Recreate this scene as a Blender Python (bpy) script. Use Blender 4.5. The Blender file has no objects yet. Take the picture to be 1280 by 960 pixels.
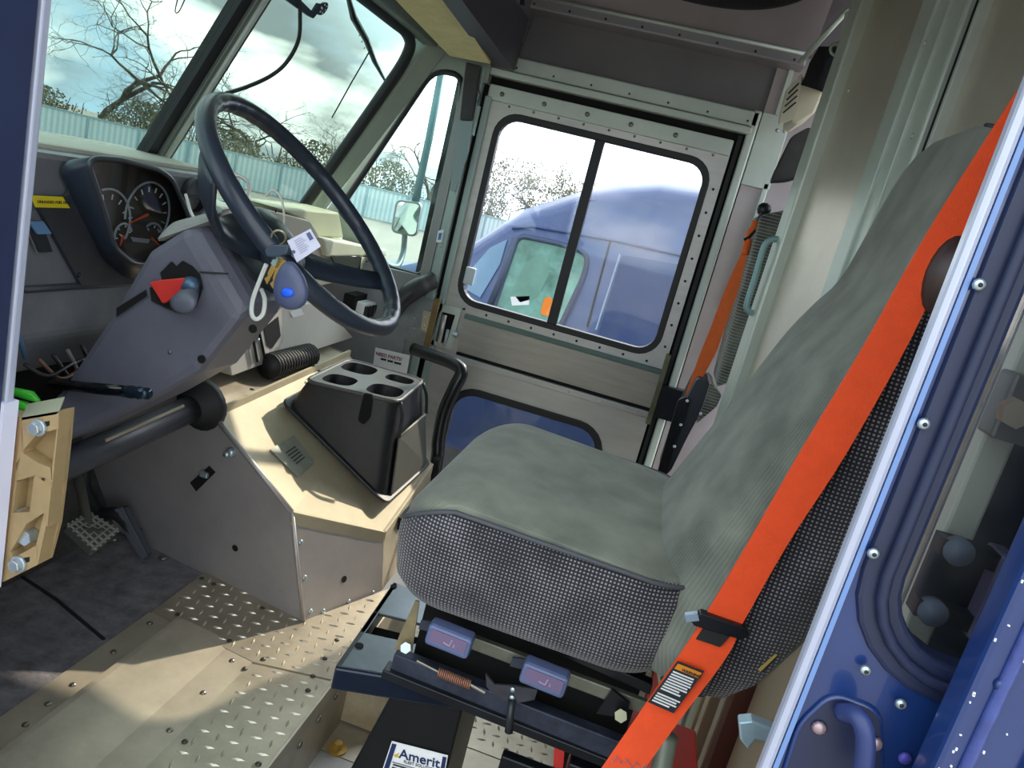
import bpy, bmesh, math, random
from mathutils import Vector as V, Matrix, noise
random.seed(7)
SC = bpy.context.scene
COL = SC.collection
R_ = math.radians

# ---------------------------------------------------------------- camera
# van axes: x to the rear, y across to the passenger side, z up; z=0 is the cab floor
FPX = 930.0
CAM = V((0, -0.62, 1.05))
YAW, PITCH, ROLL = R_(9.0), R_(-13.3), R_(14.5)
_fw = V((-math.sin(YAW)*math.cos(PITCH), math.cos(YAW)*math.cos(PITCH), math.sin(PITCH)))
_rt = V((math.cos(YAW), math.sin(YAW), 0)); _up = _rt.cross(_fw)
CR = _rt*math.cos(ROLL) + _up*math.sin(ROLL)
CU = -_rt*math.sin(ROLL) + _up*math.cos(ROLL)
cd = bpy.data.cameras.new('camera'); cam = bpy.data.objects.new('camera', cd); COL.objects.link(cam)
cd.sensor_width = 36; cd.lens = 36*FPX/1280; cd.clip_start = 0.02; cd.clip_end = 500
m = Matrix((CR, CU, -_fw)).transposed().to_4x4(); m.translation = CAM
cam.matrix_world = m
SC.camera = cam
# ---------------------------------------------------------------- light
SUN_DIR = V((0.40, 0.92, 0.80)).normalized()
w = bpy.data.worlds.new('sky'); SC.world = w; w.use_nodes = True
nt = w.node_tree; nt.nodes.clear()
def wn(t, **k):
    n = nt.nodes.new(t)
    for a, b in k.items(): setattr(n, a, b)
    return n
tc = wn('ShaderNodeTexCoord'); mp = wn('ShaderNodeMapping'); mp.inputs['Scale'].default_value = (1.0, 1.0, 2.6)
nz = wn('ShaderNodeTexNoise'); nz.inputs['Scale'].default_value = 3.0; nz.inputs['Detail'].default_value = 8; nz.inputs['Roughness'].default_value = .55
nz2 = wn('ShaderNodeTexNoise'); nz2.inputs['Scale'].default_value = 5.5; nz2.inputs['Detail'].default_value = 6
cr = wn('ShaderNodeValToRGB'); e = cr.color_ramp.elements; e[0].position = .40; e[0].color = (0, 0, 0, 1); e[1].position = .58; e[1].color = (1, 1, 1, 1)
cr2 = wn('ShaderNodeValToRGB'); e = cr2.color_ramp.elements; e[0].position = .40; e[0].color = (.20, .22, .23, 1); e[1].position = .60; e[1].color = (1.15, 1.12, 1.04, 1)
mx = wn('ShaderNodeMix', data_type='RGBA'); mx.inputs[6].default_value = (.28, .40, .50, 1)
dot = wn('ShaderNodeVectorMath', operation='DOT_PRODUCT'); dot.inputs[1].default_value = SUN_DIR
mr = wn('ShaderNodeMapRange'); mr.inputs[1].default_value = .55; mr.inputs[2].default_value = 1.0; mr.inputs[3].default_value = 0; mr.inputs[4].default_value = 1.6
addn = wn('ShaderNodeMix', data_type='RGBA', blend_type='ADD'); addn.inputs[0].default_value = 1
bg = wn('ShaderNodeBackground'); bg.inputs[1].default_value = 1.45; wo = wn('ShaderNodeOutputWorld')
L = nt.links.new
L(tc.outputs['Generated'], mp.inputs[0]); L(mp.outputs[0], nz.inputs['Vector']); L(mp.outputs[0], nz2.inputs['Vector'])
L(nz.outputs[0], cr.inputs[0]); L(nz2.outputs[0], cr2.inputs[0]); L(cr.outputs[0], mx.inputs[0]); L(cr2.outputs[0], mx.inputs[7])
L(tc.outputs['Generated'], dot.inputs[0]); L(dot.outputs['Value'], mr.inputs[0])
L(mx.outputs[2], addn.inputs[6]); L(mr.outputs[0], addn.inputs[7]); L(addn.outputs[2], bg.inputs[0]); L(bg.outputs[0], wo.inputs[0])
sd = bpy.data.lights.new('sun', 'SUN'); sd.energy = 2.1; sd.angle = R_(0.8); sd.color = (1, .86, .66)
so = bpy.data.objects.new('sun', sd); COL.objects.link(so); so.rotation_euler = SUN_DIR.to_track_quat('Z', 'Y').to_euler()
vs = SC.view_settings; vs.view_transform = 'Standard'; vs.look = 'None'; vs.gamma = 1; vs.use_curve_mapping = False; vs.exposure = 1.6

# ---------------------------------------------------------------- pixel helpers (measure the photo on a known plane of the van)
def ray(px, py): return CR*((px-640)/FPX) - CU*((py-480)/FPX) + _fw
def AX(px, py, v): d = ray(px, py); return CAM + d*((v-CAM.x)/d.x)
def AY(px, py, v): d = ray(px, py); return CAM + d*((v-CAM.y)/d.y)
def AZ(px, py, v): d = ray(px, py); return CAM + d*((v-CAM.z)/d.z)
def AP(px, py, p0, n): d = ray(px, py); return CAM + d*((p0-CAM).dot(n)/d.dot(n))

# ---------------------------------------------------------------- materials
def lin(h):
    c = [int(h[i:i+2], 16)/255 for i in (0, 2, 4)]
    return tuple((x/12.92 if x <= .04045 else ((x+.055)/1.055)**2.4) for x in c) + (1,)
MATS = {}
def mat(name, hexc, rough=.5, metal=0, var=.0, vscale=8, bump=0, bscale=60, spec=.5, coat=0, dirt=None, stretch=(1, 1, 1)):
    if name in MATS: return MATS[name]
    M = bpy.data.materials.new(name); M.use_nodes = True; t = M.node_tree; b = t.nodes['Principled BSDF']
    c = lin(hexc); b.inputs['Base Color'].default_value = c; b.inputs['Roughness'].default_value = rough; b.inputs['Metallic'].default_value = metal
    b.inputs['Specular IOR Level'].default_value = spec; b.inputs['Coat Weight'].default_value = coat
    if var or bump or dirt:
        co = t.nodes.new('ShaderNodeTexCoord'); mpp = t.nodes.new('ShaderNodeMapping'); mpp.inputs['Scale'].default_value = stretch
        t.links.new(co.outputs['Object'], mpp.inputs[0])
    if var or dirt:
        n = t.nodes.new('ShaderNodeTexNoise'); n.inputs['Scale'].default_value = vscale; n.inputs['Detail'].default_value = 6; n.inputs['Roughness'].default_value = .65
        r = t.nodes.new('ShaderNodeValToRGB'); r.color_ramp.elements[0].position = .3; r.color_ramp.elements[1].position = .7
        lo = lin(dirt) if dirt else tuple(x*(1-var) for x in c[:3]) + (1,)
        hi = tuple(min(1, x*(1+var)) for x in c[:3]) + (1,)
        r.color_ramp.elements[0].color = lo; r.color_ramp.elements[1].color = hi
        t.links.new(mpp.outputs[0], n.inputs['Vector']); t.links.new(n.outputs[0], r.inputs[0]); t.links.new(r.outputs[0], b.inputs['Base Color'])
    if bump:
        n2 = t.nodes.new('ShaderNodeTexNoise'); n2.inputs['Scale'].default_value = bscale; n2.inputs['Detail'].default_value = 4
        bp = t.nodes.new('ShaderNodeBump'); bp.inputs['Strength'].default_value = bump; bp.inputs['Distance'].default_value = .004
        t.links.new(mpp.outputs[0], n2.inputs['Vector']); t.links.new(n2.outputs[0], bp.inputs['Height']); t.links.new(bp.outputs[0], b.inputs['Normal'])
    MATS[name] = M; return M
def emat(name, hexc, s):
    M = bpy.data.materials.new(name); M.use_nodes = True; b = M.node_tree.nodes['Principled BSDF']
    b.inputs['Base Color'].default_value = lin(hexc); b.inputs['Emission Color'].default_value = lin(hexc); b.inputs['Emission Strength'].default_value = s
    return M
def glass(name, tint, refl=.05, dust=0.0):
    M = bpy.data.materials.new(name); M.use_nodes = True; t = M.node_tree; t.nodes.clear()
    o = t.nodes.new('ShaderNodeOutputMaterial'); tr = t.nodes.new('ShaderNodeBsdfTransparent'); gl = t.nodes.new('ShaderNodeBsdfGlossy'); mx = t.nodes.new('ShaderNodeMixShader')
    tr.inputs[0].default_value = tint + (1,); gl.inputs['Roughness'].default_value = .03; mx.inputs[0].default_value = refl
    t.links.new(tr.outputs[0], mx.inputs[1]); t.links.new(gl.outputs[0], mx.inputs[2])
    last = mx
    if dust:
        df = t.nodes.new('ShaderNodeBsdfDiffuse'); df.inputs[0].default_value = (.8, .8, .78, 1); m2 = t.nodes.new('ShaderNodeMixShader')
        n = t.nodes.new('ShaderNodeTexNoise'); n.inputs['Scale'].default_value = 9; n.inputs['Detail'].default_value = 8
        co = t.nodes.new('ShaderNodeTexCoord'); mr = t.nodes.new('ShaderNodeMapRange'); mr.inputs[1].default_value = .35; mr.inputs[2].default_value = .75; mr.inputs[4].default_value = dust
        t.links.new(co.outputs['Object'], n.inputs['Vector']); t.links.new(n.outputs[0], mr.inputs[0]); t.links.new(mr.outputs[0], m2.inputs[0])
        t.links.new(mx.outputs[0], m2.inputs[1]); t.links.new(df.outputs[0], m2.inputs[2]); last = m2
    t.links.new(last.outputs[0], o.inputs[0]); MATS[name] = M; return M
def weave(name, c1, c2, su, sv, axes, bump=.4, soft=.35, op='MAXIMUM'):
    """woven cloth: thin threads along two object axes"""
    M = bpy.data.materials.new(name); M.use_nodes = True; t = M.node_tree; b = t.nodes['Principled BSDF']; b.inputs['Roughness'].default_value = .9; b.inputs['Specular IOR Level'].default_value = .2
    b.inputs['Sheen Weight'].default_value = .25
    co = t.nodes.new('ShaderNodeTexCoord'); sp = t.nodes.new('ShaderNodeSeparateXYZ'); t.links.new(co.outputs['Object'], sp.inputs[0])
    def sn(ax, s):
        mu = t.nodes.new('ShaderNodeMath'); mu.operation = 'MULTIPLY'; mu.inputs[1].default_value = s; t.links.new(sp.outputs[ax], mu.inputs[0])
        si = t.nodes.new('ShaderNodeMath'); si.operation = 'SINE'; t.links.new(mu.outputs[0], si.inputs[0]); return si
    a = sn(axes[0], su); c = sn(axes[1], sv)
    mx_ = t.nodes.new('ShaderNodeMath'); mx_.operation = op; t.links.new(a.outputs[0], mx_.inputs[0]); t.links.new(c.outputs[0], mx_.inputs[1])
    n = t.nodes.new('ShaderNodeTexNoise'); n.inputs['Scale'].default_value = 14; n.inputs['Detail'].default_value = 5; t.links.new(co.outputs['Object'], n.inputs['Vector'])
    ad = t.nodes.new('ShaderNodeMath'); ad.operation = 'MULTIPLY_ADD'; ad.inputs[1].default_value = soft; t.links.new(mx_.outputs[0], ad.inputs[0]); t.links.new(n.outputs[0], ad.inputs[2])
    r = t.nodes.new('ShaderNodeValToRGB'); r.color_ramp.elements[0].position = .3; r.color_ramp.elements[0].color = lin(c1); r.color_ramp.elements[1].position = .9; r.color_ramp.elements[1].color = lin(c2)
    t.links.new(ad.outputs[0], r.inputs[0]); t.links.new(r.outputs[0], b.inputs['Base Color'])
    bp = t.nodes.new('ShaderNodeBump'); bp.inputs['Strength'].default_value = bump; bp.inputs['Distance'].default_value = .001; t.links.new(mx_.outputs[0], bp.inputs['Height']); t.links.new(bp.outputs[0], b.inputs['Normal'])
    MATS[name] = M; return M

ALU = mat('brushed aluminium', 'c6c6c2', .38, .75, .12, 5, stretch=(1, 1, 12))
ALUD = mat('dull aluminium sheet', 'a3a29e', .5, .55, .16, 4)
ALUW = mat('scuffed aluminium', 'b8ae9c', .45, .45, .22, 7, .08, 30)
ALUB = mat('worn aluminium engine cover', 'b6ab92', .62, .15, .14, 6, .05, 40)
ALUS = mat('grey aluminium engine cover side', 'b6b0b0', .45, .5, .14, 5, .05, 30)
ALUP = mat('painted pale green aluminium', 'c2ccc6', .45, .3, .08, 6)
DARKH = mat('dark upper panel', '757275', .55, .35, .12, 4)
TREAD = mat('tread plate aluminium', 'aaa18f', .4, .5, .2, 9, .1, 50)
TREADL = mat('raised tread', 'c8c0b0', .32, .6)
RIV = mat('rivet steel', '8d8880', .35, .8)
BLK = mat('black rubber', '1c1d20', .6, 0, .2, 12)
BLKS = mat('satin black steel', '1b1f25', .35, .3, .25, 8, dirt='12141a')
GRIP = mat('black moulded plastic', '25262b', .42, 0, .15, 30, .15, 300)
DASH = mat('dark grey dash plastic', '72757c', .5, 0, .18, 10, .12, 200)
DASHL = mat('blue grey shroud plastic', '626472', .45, 0, .12, 9, .1, 250)
CREAM = mat('cream plastic', 'c9c3b0', .5, 0, .06, 6)
WHITEP = mat('white painted steel', 'cfccc4', .45, 0, .06, 6)
FLOORM = mat('dirty black floor mat', '7a767a', .85, 0, .3, 25, .5, 120, dirt='565458')
NAVY = mat('navy blue paint', '18336c', .33, .0, .12, 6, coat=.6)
NAVYD = mat('dark navy door pillar paint', '262f52', .4, 0, .15, 5, coat=.3)
EDGE = mat('pale lavender edge trim', 'b2b8cf', .3, .2)
GASK = mat('window gasket rubber', '1c1d22', .5)
GASKB = mat('blue black gasket rubber', '1d2644', .5, 0, .15, 8)
TAN = mat('tan cast aluminium', 'a58e68', .5, .25, .14, 14, .15, 90)
ORANGE = mat('orange webbing', 'f4501c', .62, 0, .06, 40, .25, 500)
ORANGED = mat('deep orange webbing', 'ee6a1e', .65, 0, .08, 40)
RED = mat('red plastic', 'd23a34', .4, 0, .08, 8)
REDP = mat('faded red steel', 'e26a62', .5, 0, .12, 10)
ZINC = mat('zinc bolt', 'b9c6cf', .3, .7)
BRASS = mat('yellow zinc bolt', 'c9a65c', .4, .6)
TEALM = mat('teal grey handle', '8fb0b2', .4, .2)
BLUEL = mat('grey blue lever plastic', '5d6a92', .45, 0, .08, 30)
MAUVE = mat('mauve lever face', '6f5f80', .5)
WHT = mat('white', 'eef0f2', .5)
PAPER = mat('pale lavender paper', 'd2d4ea', .7)
INK = mat('dark ink', '20242c', .6)
YEL = mat('yellow label', 'e8d22a', .5)
CLEARZ = mat('translucent zip tie', 'dcd8d0', .35)
SPECK = mat('cream textured headliner', 'd6c79a', .8, 0, .12, 18, .9, 55)
HOSE = mat('black hose', '232326', .5)
GAUGE = mat('gauge dark face', '15161a', .3)
NEED = mat('needle orange', 'ff5a22', .5)
GLW = glass('tinted windshield glass', (.58, .665, .63), .03, .03)
GLD = glass('dusty door glass', (.93, .95, .97), .04, .05)
GLC = glass('clear cluster lens', (.95, .95, .95), .05)
CLOTH_TOP = weave('ribbed grey seat cloth', '62665f', '949889', 1500, 0.01, (1, 2), .5, .16)
CLOTH_SIDE = weave('checked charcoal seat cloth', '2a2a30', '9c98a0', 1150, 1150, (0, 2), .5, .5, 'MINIMUM')
CLOTH_BACK = weave('ribbed grey back cloth', '575c56', '8a8f84', 1500, 0.01, (1, 2), .5, .16)
RIBS = weave('horizontally ribbed grey cloth', '3a3a38', '8e9088', 0.01, 700, (0, 2), .6, .5)

# ---------------------------------------------------------------- mesh helpers
class MB:
    def __init__(s): s.bm = bmesh.new()
    def faces(s, pts, fs):
        v = [s.bm.verts.new(p) for p in pts]
        for f in fs:
            try: s.bm.faces.new([v[i] for i in f])
            except ValueError: pass
        return s
    def hexa(s, p):  # 0-3 bottom loop, 4-7 top loop
        return s.faces(p, [(3, 2, 1, 0), (4, 5, 6, 7), (0, 1, 5, 4), (1, 2, 6, 5), (2, 3, 7, 6), (3, 0, 4, 7)])
    def box(s, c, size, rot=None):
        h = V(size)/2; c = V(c); P = []
        for z in (-1, 1):
            for x, y in ((-1, -1), (1, -1), (1, 1), (-1, 1)):
                q = V((x*h.x, y*h.y, z*h.z)); P.append(c + (rot @ q if rot else q))
        return s.hexa(P)
    def b2(s, lo, hi): lo = V(lo); hi = V(hi); return s.box((lo+hi)/2, hi-lo)
    def prism(s, poly, vec):
        n = len(poly); vec = V(vec); P = [V(p) for p in poly] + [V(p)+vec for p in poly]
        return s.faces(P, [tuple(range(n))[::-1], tuple(range(n, 2*n))] + [(i, (i+1) % n, n+(i+1) % n, n+i) for i in range(n)])
    def ring(s, outer, inner, vec):
        n = len(outer); vec = V(vec)
        P = [V(p) for p in outer]+[V(p) for p in inner]+[V(p)+vec for p in outer]+[V(p)+vec for p in inner]; F = []
        for i in range(n):
            j = (i+1) % n
            F += [(i, j, n+j, n+i), (2*n+i, 3*n+i, 3*n+j, 2*n+j), (i, 2*n+i, 2*n+j, j), (n+i, n+j, 3*n+j, 3*n+i)]
        return s.faces(P, F)
    def tube(s, path, r, seg=10, cap=True, closed=False):
        path = [V(p) for p in path]; n = len(path); rr = r if isinstance(r, (list, tuple)) else [r]*n
        rings = []; prev = None
        for i, p in enumerate(path):
            if closed: d = path[(i+1) % n]-path[i-1]
            else: d = (path[min(i+1, n-1)]-path[max(i-1, 0)])
            d.normalize()
            if prev is None: u = d.orthogonal().normalized()
            else: u = (prev - d*prev.dot(d)).normalized()
            prev = u; q = d.cross(u)
            rings.append([s.bm.verts.new(p+(u*math.cos(2*math.pi*k/seg)+q*math.sin(2*math.pi*k/seg))*rr[i]) for k in range(seg)])
        m = n if closed else n-1
        for i in range(m):
            a, b = rings[i], rings[(i+1) % n]
            for k in range(seg): s.bm.faces.new((a[k], a[(k+1) % seg], b[(k+1) % seg], b[k]))
        if cap and not closed: s.bm.faces.new(rings[0][::-1]); s.bm.faces.new(rings[-1])
        return s
    def loft(s, rings, cap=True):
        vr = [[s.bm.verts.new(p) for p in r] for r in rings]; n = len(vr[0])
        for a, b in zip(vr, vr[1:]):
            for k in range(n): s.bm.faces.new((a[k], a[(k+1) % n], b[(k+1) % n], b[k]))
        if cap: s.bm.faces.new(vr[0][::-1]); s.bm.faces.new(vr[-1])
        return s
    def cyl(s, a, b, r, seg=14): return s.tube([a, b], r, seg)
    def dome(s, c, n, r, h=None, seg=10):
        n = V(n).normalized(); u = n.orthogonal().normalized(); q = n.cross(u); h = h or r*.6; c = V(c)
        rg = []
        for t in (0, .5, .85): rg.append([c+n*h*math.sin(t*math.pi/2)+(u*math.cos(2*math.pi*k/seg)+q*math.sin(2*math.pi*k/seg))*r*math.cos(t*math.pi/2) for k in range(seg)])
        return s.loft(rg)
    def strip(s, a, b, width, th=.0015):
        """flat webbing along polylines a (left edge) and b (right edge)"""
        n = len(a); nn = [(V(b[i])-V(a[i])).cross(V(a[min(i+1, n-1)])-V(a[max(i-1, 0)])).normalized()*th for i in range(n)]
        return s.loft([[V(a[i]), V(b[i]), V(b[i])+nn[i], V(a[i])+nn[i]] for i in range(n)])
ROOT = {}
def finish(o, smooth, bev):
    if smooth:
        for p in o.data.polygons: p.use_smooth = True
    if bev:
        md = o.modifiers.new('bevel', 'BEVEL'); md.width = bev; md.segments = 2; md.limit_method = 'ANGLE'; md.angle_limit = R_(35)
def base(o):
    while o.parent: o = o.parent
    return o
def obj(name, mb, m_, parent=None, smooth=False, bev=0, label=None):
    bm = mb.bm; bmesh.ops.recalc_face_normals(bm, faces=bm.faces)
    me = bpy.data.meshes.new(name)
    if parent: off = base(parent).location
    else:
        xs = [v.co for v in bm.verts]; lo = [min(c[i] for c in xs) for i in range(3)]; hi = [max(c[i] for c in xs) for i in range(3)]
        off = V(((lo[0]+hi[0])/2, (lo[1]+hi[1])/2, lo[2]))
    off = off.copy(); bmesh.ops.translate(bm, verts=bm.verts, vec=-off); bm.to_mesh(me); bm.free()
    me.materials.append(m_); o = bpy.data.objects.new(name, me); COL.objects.link(o)
    if parent: o.parent = parent
    else: o.location = off
    finish(o, smooth, bev)
    if label: o['label'] = label
    return o
def tag(o, label, cat, group=None, kind=None):
    o['label'] = label; o['category'] = cat
    if group: o['group'] = group
    if kind: o['kind'] = kind
    return o
def thing(name, loc, label, cat, group=None, kind=None):
    o = bpy.data.objects.new(name, None); COL.objects.link(o); o.location = V(loc); o.empty_display_size = .05
    return tag(o, label, cat, group, kind)
_dome = bpy.data.meshes.new('rivet'); _b = MB().dome((0, 0, 0), (0, 0, 1), 1, .55, 10); _b.bm.to_mesh(_dome); _b.bm.free()
for p in _dome.polygons: p.use_smooth = True
_dm = {}
def dome_mesh(m_):
    if m_.name not in _dm: d = _dome.copy(); d.materials.append(m_); _dm[m_.name] = d
    return _dm[m_.name]
def rivet(parent, p, n, r=.006, m_=None, name='rivet'):
    o = bpy.data.objects.new(name, dome_mesh(m_ or RIV)); COL.objects.link(o); o.parent = parent
    o.location = V(p)-base(parent).location; o.rotation_euler = V(n).to_track_quat('Z', 'Y').to_euler(); o.scale = (r, r, r)
    return o
def text(name, s, size, org, ux, uy, m_, parent, align='LEFT', bold=0):
    cu = bpy.data.curves.new(name, 'FONT'); cu.body = s; cu.size = size; cu.align_x = align; cu.extrude = .0003; cu.offset = bold
    t = bpy.data.objects.new(name, cu); COL.objects.link(t)
    dg = bpy.context.evaluated_depsgraph_get(); me = bpy.data.meshes.new_from_object(t.evaluated_get(dg)); bpy.data.objects.remove(t)
    ux = V(ux).normalized(); uy = (V(uy)-ux*V(uy).dot(ux)).normalized(); M4 = Matrix((ux, uy, ux.cross(uy))).transposed().to_4x4(); M4.translation = V(org)-base(parent).location
    me.transform(M4); me.materials.clear(); me.materials.append(m_)
    o = bpy.data.objects.new(name, me); COL.objects.link(o); o.parent = parent; return o
def rrect(cx, cy, hx, hy, r, n=6, f=None):
    P = []
    for k, (sx, sy) in enumerate(((1, 1), (-1, 1), (-1, -1), (1, -1))):
        for i in range(n+1):
            a = R_(90*k + 90*i/n); P.append((cx+sx*(hx-r)+r*math.cos(a), cy+sy*(hy-r)+r*math.sin(a)))
    return [f(*p) for p in P] if f else P
def rpoly(pts, r, n=5):
    """round the corners of a polygon of Vectors"""
    out = []; N = len(pts)
    for i in range(N):
        p = V(pts[i]); a = (V(pts[i-1])-p); b = (V(pts[(i+1) % N])-p); rr = r[i] if isinstance(r, (list, tuple)) else r
        d = min(rr, a.length*.48, b.length*.48); A = p+a.normalized()*d; B = p+b.normalized()*d
        for k in range(n+1):
            t = k/n; out.append(A*(1-t)**2+p*2*t*(1-t)+B*t*t)
    return out
def inset(poly, d):
    c = sum((V(p) for p in poly), V())/len(poly)
    out = []
    N = len(poly); nrm = (V(poly[N//3])-V(poly[0])).cross(V(poly[2*N//3])-V(poly[0])).normalized()
    for i in range(N):
        t = (V(poly[(i+1) % N])-V(poly[i-1])).normalized(); k = nrm.cross(t)
        if k.dot(c-V(poly[i])) < 0: k = -k
        out.append(V(poly[i])+k*d)
    return out
def bez(pts, n=10):
    """Catmull-Rom through points"""
    pts = [V(p) for p in pts]; P = [pts[0]*2-pts[1]]+pts+[pts[-1]*2-pts[-2]]; out = []
    for i in range(1, len(P)-2):
        for k in range(n):
            t = k/n; a, b, c, d = P[i-1:i+3]
            out.append(.5*((2*b)+(c-a)*t+(2*a-5*b+4*c-d)*t*t+(3*b-3*c+d-a)*t**3))
    return out+[pts[-1]]
def lerp(a, b, t): return V(a)*(1-t)+V(b)*t

# ================================================================ STRUCTURE
YD = 1.9          # inner face of the passenger side wall
ZG = -0.75        # ground outside
GROUND = mat('pale concrete lot', '7a766f', .9, 0, .12, .6)
tag(obj('ground', MB().b2((-70, -40, ZG-.1), (60, 70, ZG)), GROUND), 'pale concrete parking lot outside the van', 'ground', kind='structure')
# ---- floor of the footwell
fl = tag(obj('floor', MB().b2((-1.45, -.02, -.04), (-.855, .95, 0)), FLOORM), 'dirty black footwell floor in front of the threshold plate', 'floor', kind='structure')
tb = MB().hexa([V(p) for p in ((-1.45, 0, 0), (-1.16, 0, 0), (-1.16, .95, 0), (-1.45, .95, 0), (-1.5, 0, .5), (-1.44, 0, .5), (-1.44, .95, .5), (-1.5, .95, .5))])
obj('toe_board', tb, mat('grimy toe board', '4b4744', .8, .1, .35, 14, dirt='1f1d1c'), fl)
for px, py in ((143, 674), (204, 698)): rivet(fl, AZ(px, py, .0), (0, 0, 1), .012)
# floor seam of the mat
a = [AZ(25, 720, .0), AZ(70, 750, 0), AZ(130, 800, 0)]
obj('mat_seam', MB().tube([p+V((0, 0, .001)) for p in a], .004, 6), BLK, fl)
# ---- threshold plate with raised ridge, runs across in front of the driver seat
tp = thing('trim_1', (-.72, .45, 0), 'bare aluminium threshold plate with a raised ridge beside the tread plate', 'threshold plate', kind='structure')
prof = [(-.865, .000), (-.865, .004), (-.808, .004), (-.797, .018), (-.785, .018), (-.66, .006), (-.59, .006), (-.59, 0)]
obj('plate', MB().prism([V((x, -.03, z)) for x, z in prof], (0, .73, 0)), ALUW, tp)
for px, py in ((32, 906), (91, 856), (142, 815), (187, 779), (225, 749), (254, 723), (60, 880)): rivet(tp, AZ(px, py, .004), (0, 0, 1), .0065)
for px, py in ((212, 913), (254, 866), (290, 826)): rivet(tp, AZ(px, py, .006), (0, 0, 1), .0065)
# ---- tread plates
def tread(parent, poly, z, pitch=.03, name='raised_tread', ln=.0125):
    xs = [p.x for p in poly]; ys = [p.y for p in poly]; mb = MB()
    def inside(x, y):
        c = False; n = len(poly)
        for i in range(n):
            a, b = poly[i], poly[i-1]
            if (a.y > y) != (b.y > y) and x < (b.x-a.x)*(y-a.y)/(b.y-a.y)+a.x: c = not c
        return c
    i = 0; x = min(xs)
    while x < max(xs):
        j = 0; y = min(ys)
        while y < max(ys):
            k = (i+j) % 2; d = V((1, .25, 0)).normalized() if k else V((-.25, 1, 0)).normalized(); q = V((-d.y, d.x, 0)); c = V((x, y, z))
            if all(inside(*(c+d*s*ln)[:2]) for s in (-1.1, 1.1)):
                P = [c-d*ln, c-q*.0034, c+d*ln, c+q*.0034]
                mb.faces([*P, c+V((0, 0, .0028))-d*ln*.4, c+V((0, 0, .0028))+d*ln*.4], [(0, 1, 4), (1, 5, 4), (1, 2, 5), (2, 3, 5), (3, 4, 5), (3, 0, 4)])
            y += pitch; j += 1
        x += pitch; i += 1
    o = obj(name, mb, TREADL, parent); o['kind'] = 'stuff'; return o
t1 = thing('floor.001', (-.6, .6, 0), 'tread plate panels between the threshold plate and the seat step', 'floor', kind='structure')
pa = [V((-.86, .70, .007)), V((-.59, .665, .007)), V((-.42, .70, .007)), V((-.45, 1.12, .007)), V((-.569, .86, .007)), V((-.865, .91, .007))]
pb = [V((-.59, -.03, .007)), V((-.42, -.03, .007)), V((-.42, .694, .007)), V((-.59, .658, .007))]
obj('panel', MB().prism([p-V((0, 0, .007)) for p in pa], (0, 0, .007)), TREAD, t1); obj('panel', MB().prism([p-V((0, 0, .007)) for p in pb], (0, 0, .007)), TREAD, t1)
tread(t1, pa, .007); tread(t1, pb, .007)
for px, py in ((252, 723), (267, 730), (287, 801), (306, 836), (329, 824), (391, 845), (385, 863), (406, 823), (421, 800), (231, 927), (323, 955), (222, 768), (328, 760)): rivet(t1, AZ(px, py, .008), (0, 0, 1), .006, mat('dark screw', '55504a', .4, .7))
# ---- step riser and lower floor under the seat
lf = thing('floor.002', (0, .6, -.17), 'lower tread plate floor around the seat pedestal', 'floor', kind='structure')
obj('riser', MB().b2((-.425, -.03, -.2), (-.415, 1.3, .006)), ALUW, lf)
obj('panel', MB().b2((-.415, -.03, -.2), (-.21, .70, -.17)), ALUD, lf); obj('panel', MB().b2((-.415, .703, -.2), (.55, .868, -.17)), ALUW, lf)
obj('panel', MB().b2((-.415, .872, -.2), (.55, 1.9, -.17)), TREAD, lf); obj('panel', MB().b2((-.207, -.03, -.2), (.55, .70, -.17)), TREAD, lf)
tread(lf, [V((-.40, .88, -.17)), V((.5, .88, -.17)), V((.5, 1.85, -.17)), V((-.40, 1.85, -.17))], -.17)
tread(lf, [V((-.2, .0, -.17)), V((.5, .0, -.17)), V((.5, .69, -.17)), V((-.2, .69, -.17))], -.17)
for py_ in (.56, .64, .72, .80): rivet(lf, (-.414, py_, -.045), (1, 0, 0), .009, RIV)
g = obj('gusset', MB().prism([V((-.415, .80, -.03)), V((-.415, .80, -.165)), V((-.30, .80, -.165))], (0, .10, 0)), mat('rust stained cream steel', 'cdbfa2', .6, .1, .1, 10, dirt='a98f6c'), lf)
bl = obj('washer', MB().cyl(V((-.385, .72, -.17)), V((-.385, .72, -.166)), .022), BRASS, lf); obj('bolt', MB().tube([(-.385, .72, -.166), (-.385, .72, -.152)], .010, 6), BRASS, lf)
# ---- engine cover (doghouse)
ec = thing('engine_cover', (-.85, 1.2, 0), 'folded aluminium engine cover with a sunlit sloping top between the footwell and the passenger door', 'engine cover')
T2 = AY(365, 640, .83); T4 = AY(540, 580, 1.5); T5 = AY(428, 442, 1.6)
B1 = V((-.569, .853, 0)); B0 = V((-1.36, .985, 0)); B3 = V((-.471, 1.10, 0)); B4 = V((-.49, 1.52, 0)); T5b = V((-.90, 1.62, .452))
T1 = AP(268, 520, B1, (B1-B0).cross(T2-B1)); T3 = AP(480, 665, B1, (B3-B1).cross(T2-B1))
_n = (B1-B0).cross(T2-B1).normalized(); T0 = V((-1.3, .86, .50)); T0 = T0-_n*(T0-B1).dot(_n)
obj('side_panel', MB().faces([B0, B1, T2, T1, T0], [(0, 1, 2, 3, 4)]), ALUS, ec)
obj('rear_panel', MB().faces([B1, B3, T3, T2], [(0, 1, 2, 3)]), ALUS, ec)
obj('end_panel', MB().faces([B3, B4, T4, T3], [(0, 1, 2, 3)]), ALUW, ec)
obj('far_panel', MB().faces([B4, V((-1.36, 1.66, 0)), V((-1.3, 1.64, .5)), T5b, T4], [(0, 1, 2, 3, 4)]), ALUS, ec)
sl = (T4-T1).cross(T2-T1).normalized(); sl = sl if sl.z > 0 else -sl
cen = (T1+T2+T3+T4+T5b)/5
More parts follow.
